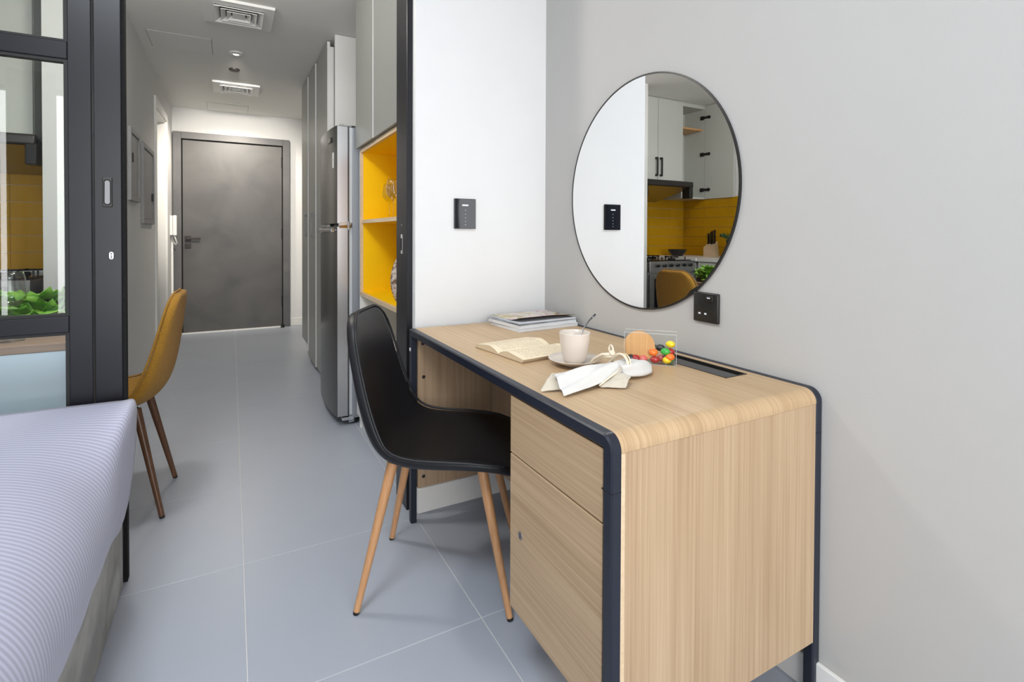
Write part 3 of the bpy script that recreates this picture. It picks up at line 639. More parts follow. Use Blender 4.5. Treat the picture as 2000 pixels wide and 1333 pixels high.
# ------------------------------------------------------------------ bed
t = thing('bed', 'low bed with grey velvet base under the striped duvet', 'bed', (-1.15, .95, 0))
obj('bed_base', B(-2.05, -.10, .0, -.302, 1.998, .30, bev=.012, seg=3), 'velvet', t, auto=40)
obj('mattress', B(-2.03, -.08, .30, -.40, 1.93, .545, bev=.06, seg=4), 'white_plastic', t, auto=40)
def duvet():
    A = [(-2.04, .604), (-1.4, .612), (-.95, .612), (-.70, .606), (-.55, .597), (-.45, .582), (-.375, .556), (-.322, .518), (-.288, .468), (-.272, .41), (-.270, .35), (-.278, .30), (-.290, .252)]
    C = [(-2.04, .604), (-1.4, .606), (-.95, .604), (-.70, .602), (-.55, .601), (-.45, .601), (-.37, .600), (-.30, .599), (-.264, .592), (-.262, .50), (-.268, .40), (-.280, .30), (-.294, .232)]
    def cat(P, s):
        s = max(0, min(len(P) - 1.0001, s)); i = int(s); f = s - i
        g = lambda k: Vector(P[max(0, min(len(P) - 1, k))]); a, b, c, d = g(i - 1), g(i), g(i + 1), g(i + 2)
        return .5 * ((2 * b) + (c - a) * f + (2 * a - 5 * b + 4 * c - d) * f * f + (3 * b - a - 3 * c + d) * f ** 3)
    bm = bmesh.new(); uvl = bm.loops.layers.uv.new('UVMap'); NS, NY = 48, 90; rows = []
    for j in range(NY + 1):
        y = -.12 + 2.095 * j / NY; k = max(0, min(1, (y - 1.55) / .40)); k = k * k * (3 - 2 * k); row = []
        for i in range(NS + 1):
            s = i / NS * 12; p = cat(A, s) * (1 - k) + cat(C, s) * k
            side = max(0, (s - 6) / 6); top = 1 - max(0, min(1, (s - 4) / 4))
            wob = .003 * math.sin(y * 9 + 1.3 * side) + .0015 * math.sin(y * 23 + 2)
            x = p.x + side * wob + .001 * side * math.sin(y * 41); z = p.y + top * (.006 * math.sin(3 * p.x + 4 * y) + .004 * math.sin(7 * y - 5 * p.x)) * (1 - k)
            yy = y + side * .012 * math.sin(y * 5)
            row.append(((x, yy, z + side * side * .022 * (1 - k)), (y, s / 12)))
        rows.append(row)
    # far end drop behind
    V = [[bm.verts.new(c[0]) for c in r] for r in rows]
    for j in range(NY):
        for i in range(NS):
            f = bm.faces.new((V[j][i], V[j][i + 1], V[j + 1][i + 1], V[j + 1][i]))
            for l, (a, b) in zip(f.loops, ((j, i), (j, i + 1), (j + 1, i + 1), (j + 1, i))): l[uvl].uv = rows[a][b][1]
    # hanging end
    e = V[-1]; low = [bm.verts.new((min(v.co.x, -.31), v.co.y + .006, max(.25, v.co.z - .30))) for v in e]
    for i in range(NS):
        if (e[i].co - low[i].co).length > .0 : bm.faces.new((e[i], e[i + 1], low[i + 1], low[i]))
    o = obj('duvet', bm, 'duvet', smooth=True, loc=(-1.15, .95, .6))
    m = o.modifiers.new('thick', 'SOLIDIFY'); m.thickness = .012; m.offset = -1
    tag(o, 'white satin striped duvet spread over the bed', 'duvet')
duvet()

# ------------------------------------------------------------------ mirror, switch, socket on walls
t = thing('wall_mirror', 'large round mirror with thin black rim on the grey wall', 'mirror', (WX, 1.362, 1.265))
obj('mirror_glass', cyl(bmesh.new(), (1.2425, 1.362, 1.265), (1.2445, 1.362, 1.265), .3980, n=128), 'mirror', t)
bm = bmesh.new(); rr = []
for r, x in ((.4035, 1.249), (.4035, 1.2415), (.3985, 1.2415), (.3985, 1.249)): rr.append([(x, 1.362 + r * math.cos(a), 1.265 + r * math.sin(a)) for a in [i * 2 * math.pi / 128 for i in range(128)]])
loft(bm, rr + [rr[0]], cap=False); obj('rim', bm, 'black_plastic', t, auto=40)
obj('backing', cyl(bmesh.new(), (1.2446, 1.362, 1.265), (1.25, 1.362, 1.265), .39, n=64), 'dark', t)
t = thing('light_switch', 'glossy black touch switch plate on the white wall', 'switch', (.853, WY, 1.203))
pl = obj('switch_plate', B(.805, WY - .011, 1.141, .900, WY + .001, 1.265, bev=.0015), 'black_glass', t)
for z in (1.238,): obj('display', B(.838, WY - .0114, z - .003, .866, WY - .0109, z + .003), 'icon', pl)
for z in (1.217, 1.201, 1.186, 1.171, 1.157):
    obj('icon', cyl(bmesh.new(), (.853, WY - .0114, z), (.853, WY - .0109, z), .0016, n=8), 'icon', pl)
t = thing('power_socket', 'black single wall socket just below the round mirror', 'socket', (WX, 1.074, .902))
pl = obj('face_plate', B(1.239, 1.028, .858, 1.251, 1.119, .947, bev=.004, seg=3), 'black_plastic', t, auto=40)
sw = obj('rocker', B(1.2345, 1.043, .922, 1.2395, 1.068, .938, bev=.0015), 'black_plastic', t); obj('rocker_mark', B(1.234, 1.052, .931, 1.2347, 1.063, .934), 'icon', sw)
for y, z, a, b in ((1.083, .905, .0022, .006), (1.094, .884, .004, .0024), (1.072, .884, .004, .0024)): obj('pin_hole', B(1.2384, y - a, z - b, 1.2393, y + a, z + b), 'icon' if z < .9 else 'dark', pl)

# ------------------------------------------------------------------ things on the desk
def magazine(loc, rz, w_, h_, th, cov, label, curl=0):
    t = thing('magazine', label, 'magazine', loc, rz, 'magazines stacked in the desk corner')
    n = 10; rings = []
    def zz(u): return curl * max(0, u - .5) ** 2
    bm = bmesh.new()
    for i in range(n + 1):
        x = -w_ / 2 + w_ * i / n; dz = 0
        rings.append([(x, -h_ / 2 + .002, dz), (x, h_ / 2 - .002, dz), (x, h_ / 2 - .002, dz + th - .0012), (x, -h_ / 2 + .002, dz + th - .0012)])
    obj('pages', loft(bm, rings), 'paperside', t, local=True)
    bm = bmesh.new(); N = 8; g = []
    for i in range(n + 1):
        row = []
        for j in range(N + 1):
            x = -w_ / 2 + w_ * i / n; y = -h_ / 2 + h_ * j / N; c = curl * max(0, (1 - j / N) - .55) ** 2 * (1.0 if i < n * .6 else max(0, 1.6 - i / n * 1.0)) 
            row.append(Vector((x, y, th - .001 + c)))
        g.append(row)
    T = [[bm.verts.new(p + Vector((0, 0, .0014))) for p in r] for r in g]; Q = [[bm.verts.new(p) for p in r] for r in g]
    for i in range(n):
        for j in range(N):
            bm.faces.new((T[i][j], T[i + 1][j], T[i + 1][j + 1], T[i][j + 1])); bm.faces.new((Q[i][j], Q[i][j + 1], Q[i + 1][j + 1], Q[i + 1][j]))
    for i in range(n):
        for j in (0, N): bm.faces.new((T[i][j], T[i + 1][j], Q[i + 1][j], Q[i][j]))
    for j in range(N):
        for i in (0, n): bm.faces.new((T[i][j], T[i][j + 1], Q[i][j + 1], Q[i][j]))
    fc = obj('front_cover', bm, cov, t, local=True)
    if curl:
        bm = bmesh.new(); K = [[bm.verts.new(p - Vector((0, 0, .0004))) for p in rr_] for rr_ in g]
        for i in range(n):
            for j in range(N): bm.faces.new((K[i][j], K[i][j + 1], K[i + 1][j + 1], K[i + 1][j]))
        obj('inside_cover', bm, 'maroon', fc, local=True)
    bm = bmesh.new(); cyl(bm, (-w_ / 2 + .002, h_ / 2 - .001, th / 2), (w_ / 2 - .002, h_ / 2 - .001, th / 2), th / 2 * .95, n=10)
    obj('spine', bm, cov, t, local=True)
    return t
magazine((1.078, 1.795, DZ + .0004), math.radians(4), .285, .215, .0135, 'cover_c', 'white edged magazine at the bottom of the corner stack')
magazine((1.074, 1.802, DZ + .0138), math.radians(6), .285, .22, .0130, 'cover_b', 'grey covered magazine in the middle of the corner stack')
magazine((1.088, 1.815, DZ + .0271), math.radians(3), .272, .215, .007, 'cover_a', 'pink and olive covered magazine on top of the corner stack', curl=.085)

def open_book():
    t = thing('open_book', 'open yellowed paperback lying face up beside the white cup', 'book', (.815, 1.41, DZ + .0004), math.radians(7))
    L, Wp = .205, .128
    def prof(s, side):     # s from 0 (spine) to 1 (fore edge): height of the page block
        hgt = .017 * (math.sin(min(1, s * 1.9) * math.pi / 2) ** .7) * (1 - .62 * max(0, s - .35) / .65) + .003
        return hgt if side > 0 else hgt * 1.05
    for side, nm in ((1, 'right_pages'), (-1, 'left_pages')):
        bm = bmesh.new(); n = 14; rings = []
        for k in range(5):
            x = -L / 2 + L * k / 4; rings.append([(x, side * -Wp * i / n, prof(i / n, side)) for i in range(n + 1)] + [(x, side * -Wp * (1 - .04), .0015), (x, 0, .0015)])
        loft(bm, rings); blk = obj(nm, bm, 'pageedge', t, local=True)
        bm = bmesh.new(); uvl = bm.loops.layers.uv.new('UVMap')
        V = [[bm.verts.new((-L / 2 + L * k / 4, side * -Wp * i / n, prof(i / n, side) + .0007)) for i in range(n + 1)] for k in range(5)]
        for k in range(4):
            for i in range(n):
                q = ((k, i), (k + 1, i), (k + 1, i + 1), (k, i + 1)); f = bm.faces.new([V[a][b] for a, b in q])
                for l, (a, b) in zip(f.loops, q): l[uvl].uv = (a / 4, b / n)
        obj('top_page', bm, 'page', blk, smooth=True, local=True)
    obj('cover', B(-L / 2 - .002, -Wp - .001, 0, L / 2 + .002, Wp + .001, .0014), mat('brown card cover', (.30, .19, .11), .7), t, local=True)
open_book()

MC = (.852, 1.194)
o = obj('saucer', lathe(bmesh.new(), [(0, .003), (.028, .003), (.03, 0), (.034, 0), (.036, .004), (.060, .011), (.073, .019), (.0745, .0205), (.073, .0215), (.058, .0145), (.034, .008), (0, .007)], (0, 0, 0), 56), 'ceramic', smooth=True, local=True, loc=(*MC, DZ))
tag(o, 'cream saucer lying under the white cup', 'saucer')
t = thing('mug', 'cream tapered cup without saucer pattern, spoon standing in it', 'cup', (*MC, DZ + .008))
t['label'] = 'plain cream tapered cup standing on the saucer'
prof = [(0, 0), (.024, 0), (.0275, .0015), (.032, .009), (.0365, .024), (.0400, .045), (.0425, .066), (.0438, .083), (.0441, .0845), (.0431, .0853), (.0418, .0845), (.0402, .064), (.0375, .042), (.033, .020), (.027, .008), (0, .006)]
cup = obj('cup_body', lathe(bmesh.new(), prof, (0, 0, 0), 56), 'ceramic', t, smooth=True, local=True)
obj('drink', cyl(bmesh.new(), (0, 0, .062), (0, 0, .0665), .0396, .0400, n=40), 'tea', t, local=True)
bm = bmesh.new(); pts = [Vector((-.012, -.004, .010)), Vector((.010, .002, .045)), Vector((.034, .008, .088)), Vector((.060, .012, .112)), Vector((.083, .014, .127))]
tube(bm, pts, [.0018, .0018, .0019, .0023, .003], 8)
rings = []
M['spoon'] = mat('dark polished spoon steel', (.20, .20, .21), .2, metal=1)
sp_ = obj('spoon', bm, 'spoon', smooth=True, local=True, loc=(*MC, DZ + .008)); tag(sp_, 'thin steel spoon leaning in the cream cup', 'spoon')
b2 = bmesh.new(); bmesh.ops.create_uvsphere(b2, u_segments=16, v_segments=10, radius=1); bmesh.ops.scale(b2, vec=(.010, .015, .003), verts=b2.verts); bmesh.ops.rotate(b2, cent=(0, 0, 0), matrix=Matrix.Rotation(.5, 3, 'Y'), verts=b2.verts); bmesh.ops.translate(b2, vec=(-.013, -.005, .012), verts=b2.verts)
obj('spoon_bowl', b2, 'steel', sp_, smooth=True, local=True)

# napkin drawn through a ring
def patch(name, corners, parent, m, bulge=.0, wr=.0025, seed=0, n=18, ph=0, th=.0022):
    """cloth patch between four corners (a, b, c, d in order) with folds and a hem"""
    a, b, c, d = [Vector(p) for p in corners]; bm = bmesh.new(); V = []
    rr = random.Random(seed); f1, f2, f3 = rr.uniform(5, 8), rr.uniform(9, 14), rr.uniform(0, 6)
    for i in range(n + 1):
        u = i / n; row = []
        for j in range(n + 1):
            v = j / n; p = (a * (1 - u) + b * u) * (1 - v) + (d * (1 - u) + c * u) * v
            p.z += bulge * math.sin(math.pi * v) * (.35 + .65 * math.sin(math.pi * min(1, u * .5 + ph)))
            p.z += wr * math.sin(f1 * v + 2 * u + f3) * math.sin(3.1 * u + .4) + wr * .6 * math.sin(f2 * v - 4 * u)
            e = rr.uniform(-1, 1) * .0006
            p.z = max(DZ + .0035, p.z + e); row.append(bm.verts.new(p))
        V.append(row)
    for i in range(n):
        for j in range(n): bm.faces.new((V[i][j], V[i + 1][j], V[i + 1][j + 1], V[i][j + 1]))
    o = obj(name, bm, m, parent, smooth=True)
    s = o.modifiers.new('thick', 'SOLIDIFY'); s.thickness = th; s.offset = -1
    sb = o.modifiers.new('sub', 'SUBSURF'); sb.levels = sb.render_levels = 1
    return o
nap = thing('napkin', 'white linen napkin lying gathered through a cord ring on the desk', 'napkin', (.80, 1.01, DZ))
# u runs from the open left end to the ring, v from the camera side to the far side
patch('top_fold', [(.654, .957, .7535), (.858, .998, .776), (.878, 1.062, .780), (.676, 1.032, .785)], nap, 'linen', .014, .0055, 3)
patch('under_fold', [(.628, 1.017, .7535), (.86, 1.02, .768), (.86, 1.07, .772), (.690, 1.066, .776)], nap, 'linen2', .006, .002, 5)
patch('left_gore', [(.628, 1.016, .754), (.690, 1.0, .756), (.72, 1.05, .778), (.682, 1.048, .783)], nap, 'linen2', .004, .001, 8, n=10)
patch('side_flap', [(.772, .980, .7540), (.824, .944, .7545), (.866, .974, .768), (.850, 1.000, .777)], nap, 'linen2', .006, .001, 9, n=12)
def tail():
    bm = bmesh.new(); rings = []; c0, c1 = Vector((.862, 1.026, .772)), Vector((1.010, 1.060, .760)); ax = (c1 - c0).normalized(); sd = Vector((-ax.y, ax.x, 0)).normalized(); n = 28
    for i in range(17):
        u = i / 16; c = c0 + (c1 - c0) * u; w_ = (.026 + .016 * math.sin(math.pi * min(1, u * 1.15))) * (1 - max(0, u - .60) ** 2 * 5.2); h_ = (.017 + .006 * math.sin(math.pi * u * .9)) * (1 - max(0, u - .5) ** 2 * 3)
        r = []
        for k in range(n):
            a = 2 * math.pi * k / n; fold = 1 + (.16 - .08 * u) * math.cos(5 * a + 2.5 * u + .6) + .04 * math.sin(9 * a + 4 * u)
            p = c + sd * (w_ * fold * math.cos(a)) + Vector((0, 0, h_ * fold * math.sin(a))); p.z = max(p.z, DZ + .0012); r.append(p)
        rings.append(r)
    loft(bm, rings); obj('gathered_tail', bm, 'linen', nap, smooth=True)
tail()
obj('hem_cord', tube(bmesh.new(), [(.772, .980, .7575), (.800, .985, .768), (.835, .994, .778), (.862, 1.006, .785)], .0022, 8), 'rope', nap, smooth=True)
rg = thing('napkin_ring', 'cream and gold cord ring holding the linen napkin', 'napkin ring', (.885, 1.04, DZ))
pts = []
for i in range(15):
    a = -.25 + i / 14 * (math.pi * 1.05); pts.append((.884 + .012 * math.sin(a), 1.046 - .036 * math.cos(a), .772 + .034 * math.sin(a) if math.sin(a) > -.5 else .757))
bm = tube(bmesh.new(), pts, .0035, 10); tube(bm, [(x + .008, y, z) for x, y, z in pts], .0035, 10)
band = obj('ring_band', bm, 'rope', rg, smooth=True)
obj('gold_wire', tube(bmesh.new(), [(x + .004, y, z + .003) for x, y, z in pts], .0018, 8), mat('gold wire', (.62, .42, .20), .25, metal=1), band, smooth=True)
lp = [(.883 + .002 * math.sin(a), 1.072 + .008 * math.cos(a) + .003 * math.sin(a), .815 + .010 * math.sin(a)) for a in [i * 2 * math.pi / 18 for i in range(18)]]
obj('loop', tube(bmesh.new(), lp, .0026, 8, closed=True), 'rope', rg, smooth=True)
kb = bmesh.new(); bmesh.ops.create_uvsphere(kb, u_segments=14, v_segments=9, radius=.008); bmesh.ops.translate(kb, vec=(.884, 1.069, .806), verts=kb.verts); obj('knot', kb, 'rope', rg, smooth=True)
bm = tube(bmesh.new(), [(.882, 1.07, .803), (.874, 1.098, .797), (.868, 1.125, .780), (.863, 1.148, .7565)], .0042, 8); tube(bm, [(.884, 1.07, .797), (.878, 1.10, .790), (.872, 1.126, .774), (.867, 1.147, .7562)], .0042, 8); obj('cord_tail', bm, 'rope', rg, smooth=True)

# sweets in an acrylic box
bd = Vector((.69, -.72, 0)).normalized(); bp = Vector((.72, .69, 0)).normalized(); bo = Vector((.992, 1.145, DZ)); BL, BD, BH = .142, .052, .089
def bpt(u, v, z): return bo + bd * u + bp * v + Vector((0, 0, z))
t = thing('sweet_box', 'clear acrylic box of coloured sweets with round wooden lid', 'box', bpt(BL / 2, BD / 2, 0))
def plate(bm, u0, v0, z0, u1, v1, z1):
    vs = [bm.verts.new(bpt(u, v, z)) for u in (u0, u1) for v in (v0, v1) for z in (z0, z1)]
    for q in ((0, 1, 3, 2), (4, 6, 7, 5), (0, 4, 5, 1), (2, 3, 7, 6), (0, 2, 6, 4), (1, 5, 7, 3)): bm.faces.new([vs[i] for i in q])
k = .0025
for nm, a in (('bottom_pane', (0, 0, .0005, BL, BD, k)), ('front_pane', (0, 0, k, BL, k, BH)), ('back_pane', (0, BD - k, k, BL, BD, BH)), ('end_pane', (0, k, k, k, BD - k, BH)), ('end_pane', (BL - k, k, k, BL, BD - k, BH))):
    bm = bmesh.new(); plate(bm, *a); obj(nm, bm, 'acrylic', t)
ed = bmesh.new()
for u, v in ((0, 0), (BL, 0), (BL, BD), (0, BD)): tube(ed, [bpt(u, v, .001), bpt(u, v, BH)], 0.0006, 6)
tube(ed, [bpt(0, 0, BH), bpt(BL, 0, BH), bpt(BL, BD, BH), bpt(0, BD, BH)], 0.0006, 6, closed=True); tube(ed, [bpt(0, 0, .0015), bpt(BL, 0, .0015), bpt(BL, BD, .0015), bpt(0, BD, .0015)], 0.0006, 6, closed=True)
obj('box_edge', ed, 'seal', t)
obj('wooden_lid', cyl(bmesh.new(), bpt(.040, .016, .0475), bpt(.040, .026, .0475), .0435, n=48), 'lightwood', t)
CC = {'orange': (.95, .20, .02), 'yellow': (.90, .66, .02), 'green': (.04, .42, .06), 'dark red': (.42, .03, .03), 'black': (.02, .025, .03), 'pink': (.70, .17, .16)}
cm = {k: mat(k + ' sugar shell', v, .22, coat=.5) for k, v in CC.items()}
sw = [('black', .008, .012, .010, 'in the bottom corner below the wooden lid'), ('dark red', .030, .008, .010, 'low under the wooden lid beside the black one'), ('pink', .052, .009, .010, 'at the bottom between lid and orange one'),
      ('dark red', .052, .036, .010, 'at the back of the bottom layer behind the pink one'), ('orange', .080, .014, .030, 'resting high beside the wooden lid'), ('dark red', .084, .014, .010, 'beneath the high orange one'), ('pink', .100, .040, .010, 'at the back below the black one'),
      ('yellow', .117, .012, .011, 'at the bottom front near the box end'), ('green', .112, .018, .034, 'in the middle of the pile above the yellow one'), ('orange', .141, .014, .020, 'at the front against the box end'), ('black', .098, .045, .040, 'behind the green one'),
      ('yellow', .135, .036, .052, 'topmost of the pile'), ('dark red', .138, .042, .030, 'under the topmost yellow one'), ('green', .143, .040, .010, 'low in the back corner at the box end')]
for cname, u, v, z, where in sw:
    bm = bmesh.new(); bmesh.ops.create_uvsphere(bm, u_segments=18, v_segments=12, radius=1); bmesh.ops.scale(bm, vec=(.0135, .0105, .0100), verts=bm.verts)
    bmesh.ops.rotate(bm, cent=(0, 0, 0), matrix=Matrix.Rotation(R_.uniform(-.9, .4), 3, 'Z'), verts=bm.verts)
    u = min(max(u, .0165), BL - .0165); v = min(max(v, .0145), BD - .0145)
    o = obj('sweet', bm, cm[cname], smooth=True, local=True, loc=bpt(u, v, z + .003)); tag(o, cname + ' sweet ' + where, 'sweet', 'sweets in the acrylic box')

# ------------------------------------------------------------------ kitchen
# wall tiles
for i in range(4):
    for r in range(6):
        x1 = -.877 - i * .30; x0 = max(x1 - .298, -1.998)
        obj('wall_tile', B(x0, 4.192, .893 + r * .103, x1, 4.203, .893 + r * .103 + .1005, bev=.001, seg=1), 'ytile', bk)
for i in range(4):
    for r in range(6):
        y1 = 4.19 - i * .30; obj('wall_tile', B(-2.003, y1 - .298, .893 + r * .103, -1.992, y1, .893 + r * .103 + .1005, bev=.001, seg=1), 'ytile', kl)
tag(obj('notice', B(-1.42, 4.189, 1.40, -1.28, 4.1925, 1.43), 'red', loc=(-1.35, 4.19, 1.40)), 'small red notice stuck on the yellow tiles under the hood', 'notice')
t = thing('cooker', 'freestanding steel gas cooker under the extractor hood', 'cooker', (-1.24, 3.9, 0))
obj('body', B(-1.53, 3.63, .05, -.935, 4.18, .86, bev=.004), 'steel', t)
for x in (-1.5, -1.0): obj('foot', B(x, 3.66, 0, x + .045, 4.1, .05), 'dark', t)
obj('control_panel', B(-1.53, 3.605, .76, -.935, 3.632, .865, bev=.004), 'steel', t)
for i in range(6): obj('knob', cyl(bmesh.new(), (-1.46 + i * .085, 3.606, .825), (-1.46 + i * .085, 3.582, .825), .016, .014, 16), 'black_plastic', t)
od = obj('oven_door', B(-1.525, 3.608, .16, -.94, 3.632, .745, bev=.004), 'steel', t)
obj('oven_window', B(-1.47, 3.603, .25, -1.0, 3.6085, .70), 'black_glass', od)
bm = cyl(bmesh.new(), (-1.48, 3.575, .715), (-.99, 3.575, .715), .010, n=12); [cyl(bm, (x, 3.575, .715), (x, 3.609, .715), .007, n=10) for x in (-1.46, -1.01)]
obj('oven_handle', bm, 'steel', od, auto=40)
obj('hob', B(-1.52, 3.65, .86, -.945, 4.17, .872), 'black_glass', t)
for x, y in ((-1.39, 3.78), (-1.08, 3.78), (-1.39, 4.04), (-1.08, 4.04)):
    bm = cyl(bmesh.new(), (x, y, .872), (x, y, .885), .04, .034, 20)
    for a in range(4): box(bm, x - .09 if a % 2 else x - .004, y - .004 if a % 2 else y - .09, .892, x + .09 if a % 2 else x + .004, y + .004 if a % 2 else y + .09, .900)
    box(bm, x - .095, y - .095, .873, x - .087, y - .087, .900); box(bm, x + .087, y + .087, .873, x + .095, y + .095, .900); box(bm, x - .095, y + .087, .873, x - .087, y + .095, .900); box(bm, x + .087, y - .095, .873, x + .095, y - .087, .900)
    obj('burner', bm, 'black_plastic', t)
t = thing('extractor_hood', 'slim dark edged extractor hood above the cooker', 'hood', (-1.24, 3.9, 1.47))
bm = bmesh.new(); prism(bm, [(-1.555, 3.68, 1.585), (-1.555, 4.18, 1.47), (-1.555, 4.18, 1.64), (-1.555, 3.87, 1.655), (-1.555, 3.68, 1.635)], (.63, 0, 0)); obj('canopy', bm, 'steel', t)
obj('front_visor', B(-1.56, 3.655, 1.585, -.918, 3.70, 1.645, bev=.014, seg=3), 'darkmetal', t, auto=40)
for x in (-1.557, -.968): obj('end_cap', B(x, 3.66, 1.48, x + .05, 3.76, 1.625, bev=.008), 'black_plastic', t)
t = thing('wall_cupboard', 'white two door wall cupboard with black handles over the hood', 'cabinet', (-1.3, 4.0, 1.66))
obj('carcass', B(-1.632, 3.892, 1.66, -.985, 4.198, 2.498), 'kitchen_white', t)
for x0, x1, hx in ((-1.632, -1.290, -1.318), (-1.286, -.985, -1.258)):
    dr = obj('door', B(x0, 3.872, 1.66, x1 - .001, 3.891, 2.496, bev=.0015), 'kitchen_white', t)
    bm = bmesh.new(); box(bm, hx - .008, 3.838, 1.705, hx + .008, 3.85, 1.895, bev=.003); box(bm, hx - .008, 3.845, 1.705, hx + .008, 3.873, 1.725); box(bm, hx - .008, 3.845, 1.875, hx + .008, 3.873, 1.895); obj('handle', bm, 'black_plastic', dr)
t = thing('corner_cupboard', 'white corner wall cupboard with its door standing open', 'cabinet', (-1.81, 4.0, 1.5))
bm = bmesh.new(); box(bm, -1.652, 3.89, 1.5, -1.634, 4.19, 2.498); box(bm, -1.992, 3.89, 1.5, -1.974, 4.19, 2.498); box(bm, -1.974, 3.89, 1.5, -1.652, 4.19, 1.518); box(bm, -1.974, 3.89, 2.46, -1.652, 4.19, 2.498); box(bm, -1.974, 4.17, 1.518, -1.652, 4.19, 2.46)
obj('carcass', bm, 'kitchen_white', t); obj('shelf', B(-1.973, 3.92, 2.235, -1.653, 4.169, 2.253), 'lightwood', t)
dr = obj('open_door', B(-1.992, 3.52, 1.502, -1.974, 3.886, 2.496, bev=.0015), 'kitchen_white', t)
for z in (1.60, 1.98, 2.37):
    bm = bmesh.new(); cyl(bm, (-1.974, 3.83, z), (-1.968, 3.83, z), .018, n=16); box(bm, -1.972, 3.83, z - .012, -1.955, 3.90, z + .012, bev=.003); box(bm, -1.974, 3.895, z - .02, -1.955, 3.935, z + .02, bev=.003); obj('hinge', bm, 'darkmetal', dr)
def cup_thing(name, loc, prof, m, label, cat): tag(obj(name, lathe(bmesh.new(), prof, (0, 0, 0), 24), m, auto=50, local=True, loc=loc), label, cat)
cup_thing('shaker', (-1.70, 3.98, 1.518), [(0, 0), (.03, 0), (.035, .05), (.025, .09), (.034, .12), (.034, .15), (.02, .17), (.012, .19), (0, .195)], 'steel', 'shiny steel pot in the open corner cupboard', 'pot')
cup_thing('espresso_cup', (-1.83, 3.95, 1.518), [(0, 0), (.025, 0), (.03, .05), (.027, .05), (.022, .006), (0, .006)], 'black_plastic', 'small dark cup on the floor of the open corner cupboard', 'cup')
# worktops and base units
bm = bmesh.new(); box(bm, -2.0, 3.60, .855, -1.534, 4.195, .892, bev=.003)
tag(obj('worktop', bm, 'skirt', loc=(-1.77, 3.9, .855)), 'short pale worktop in the corner beside the cooker', 'worktop')
tag(obj('worktop', B(-2.0, 3.0, .855, -1.545, 3.598, .892, bev=.003), 'skirt', loc=(-1.77, 3.3, .855)), 'long pale worktop along the kitchen side wall', 'worktop')
t = thing('base_cabinet', 'pale blue grey base cabinet in the corner by the cooker', 'cabinet', (-1.77, 3.9, 0)); obj('carcass', B(-1.995, 3.64, .0, -1.536, 4.19, .854), 'kitchen_white', t)
for k_ in range(3): obj('drawer', B(-1.99, 3.62, .10 + k_ * .25, -1.538, 3.638, .345 + k_ * .25, bev=.0015), 'cab', t)
t = thing('base_cabinet', 'pale base cabinet under the long side worktop', 'cabinet', (-1.77, 3.3, 0)); obj('carcass', B(-1.995, 3.01, 0, -1.575, 3.596, .854), 'kitchen_white', t)
for k_ in range(2): obj('door', B(-1.574, 3.012 + k_ * .292, .10, -1.556, 3.30 + k_ * .292, .85, bev=.0015), 'kitchen_white', t)
# knife block
t = thing('knife_block', 'pale wooden knife block with black handled knives on worktop', 'knife block', (-1.86, 3.69, .892))
bm = prism(bmesh.new(), [(-1.92, 3.64, .893), (-1.80, 3.64, .893), (-1.80, 3.64, .99), (-1.89, 3.64, 1.05)], (0, .10, 0)); obj('block', bm, 'ply', t)
for i in range(4):
    y = 3.655 + .022 * i
    obj('knife_handle', B(-1.875 + .012 * (i % 2), y - .007, 1.02, -1.853 + .012 * (i % 2), y + .007, 1.17 - .012 * i, bev=.003), 'black_plastic', t)
bm = lathe(bmesh.new(), [(0, 0), (.05, 0), (.09, .05), (.10, .07), (.096, .07), (.085, .05), (.045, .006), (0, .006)], (0, 0, 0), 28)
tag(obj('bowl', bm, 'darkmetal', auto=50, local=True, loc=(-1.70, 4.0, .892)), 'dark bowl on the corner worktop by the yellow tiles', 'bowl')
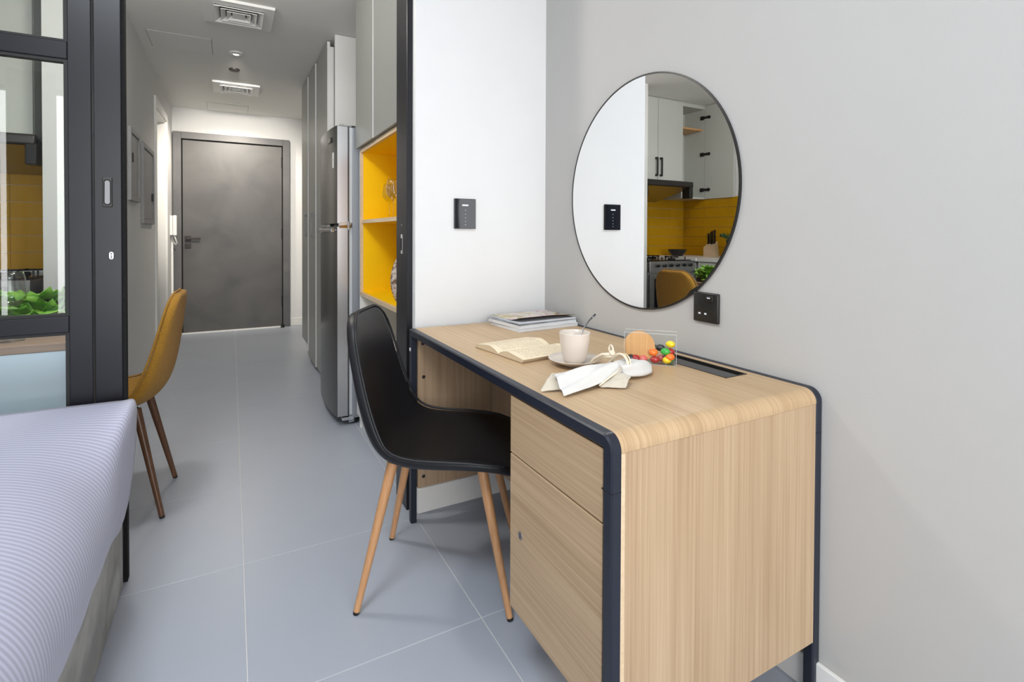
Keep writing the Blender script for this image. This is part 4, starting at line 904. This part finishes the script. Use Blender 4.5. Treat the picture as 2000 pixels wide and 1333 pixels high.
def leafy(name, loc, n, size, hgt, m, label, cat, spread=.6, seed=1, pot=None):
    rr = random.Random(seed); t = thing(name, label, cat, loc)
    for k in range(n):
        a = 2 * math.pi * k / n * 2.4 + rr.uniform(-.3, .3); tilt = rr.uniform(.15, spread); L = size * rr.uniform(.75, 1.1); W = L * rr.uniform(.35, .5)
        bm = bmesh.new(); V = []; N1, N2 = 10, 8
        for i in range(N1 + 1):
            u = i / N1; w_ = W * math.sin(math.pi * min(.97, .12 + .85 * u)) ** .6; r = .01 + L * u * math.sin(tilt + .5 * u); z = hgt * .15 + L * u * math.cos(tilt + .55 * u); row = []
            for j in range(N2 + 1):
                v = -1 + 2 * j / N2; ruff = .16 * W * abs(v) ** 2 * math.sin(23 * u + 11 * v + k) + .05 * W * math.sin(31 * v + 2 * k) * u
                x_, y_ = r, w_ * v; row.append(bm.verts.new((x_ * math.cos(a) - y_ * math.sin(a), x_ * math.sin(a) + y_ * math.cos(a), max(.002, z + ruff + .10 * W * v * v))))
            V.append(row)
        for i in range(N1):
            for j in range(N2): bm.faces.new((V[i][j], V[i + 1][j], V[i + 1][j + 1], V[i][j + 1]))
        o = obj('leaf', bm, m, t, smooth=True, local=True); s = o.modifiers.new('thick', 'SOLIDIFY'); s.thickness = .0015
    if pot: obj('pot', lathe(bmesh.new(), [(0, 0), (pot * .8, 0), (pot, hgt * .2), (pot * .95, hgt * .2), (0, hgt * .18)], (0, 0, 0), 24), 'ceramic', t, local=True, auto=40)
    return t
leafy('potted_plant', (-1.84, 3.28, .892), 12, .26, .30, 'plantgreen', 'leafy green plant in a pale pot on the long worktop', 'plant', .7, 4, .05)
# dining table with solid front
t = thing('dining_table', 'brown topped dining table with daylight tinted white front behind the glass', 'table', (-1.08, 2.6, 0))
obj('table_top', B(-1.70, 2.232, .722, -.46, 2.95, .75, bev=.003), 'tabletop', t)
obj('front_panel', B(-1.70, 2.236, 0, -.462, 2.256, .7215), 'tinted_white', t)
for x in (-1.66, -.90): obj('leg', B(x - .02, 2.88, 0, x + .02, 2.92, .721), 'alu', t)
wineglass('wine_glass', (-.655, 2.335, .75), .235, .042, 'clear wine glass standing close behind the partition glass')
leafy('lettuce', (-.65, 2.58, .75), 26, .19, .06, 'lettuce', 'bright green lettuce head on the dining table', 'lettuce', .85, 2)
tag(obj('chopping_board', B(-1.02, 2.46, .75, -.84, 2.78, .768, bev=.005), 'brownwood', loc=(-.93, 2.6, .75)), 'brown wooden board on the table beside the lettuce', 'board')
bm = lathe(bmesh.new(), [(0, 0), (.055, 0), (.07, .03), (.072, .09), (.066, .09), (.06, .02), (0, .012)], (0, 0, 0), 28)
tag(obj('salad_bowl', bm, 'black_plastic', auto=50, local=True, loc=(-.80, 2.86, .75)), 'black bowl at the rear of the dining table', 'bowl')
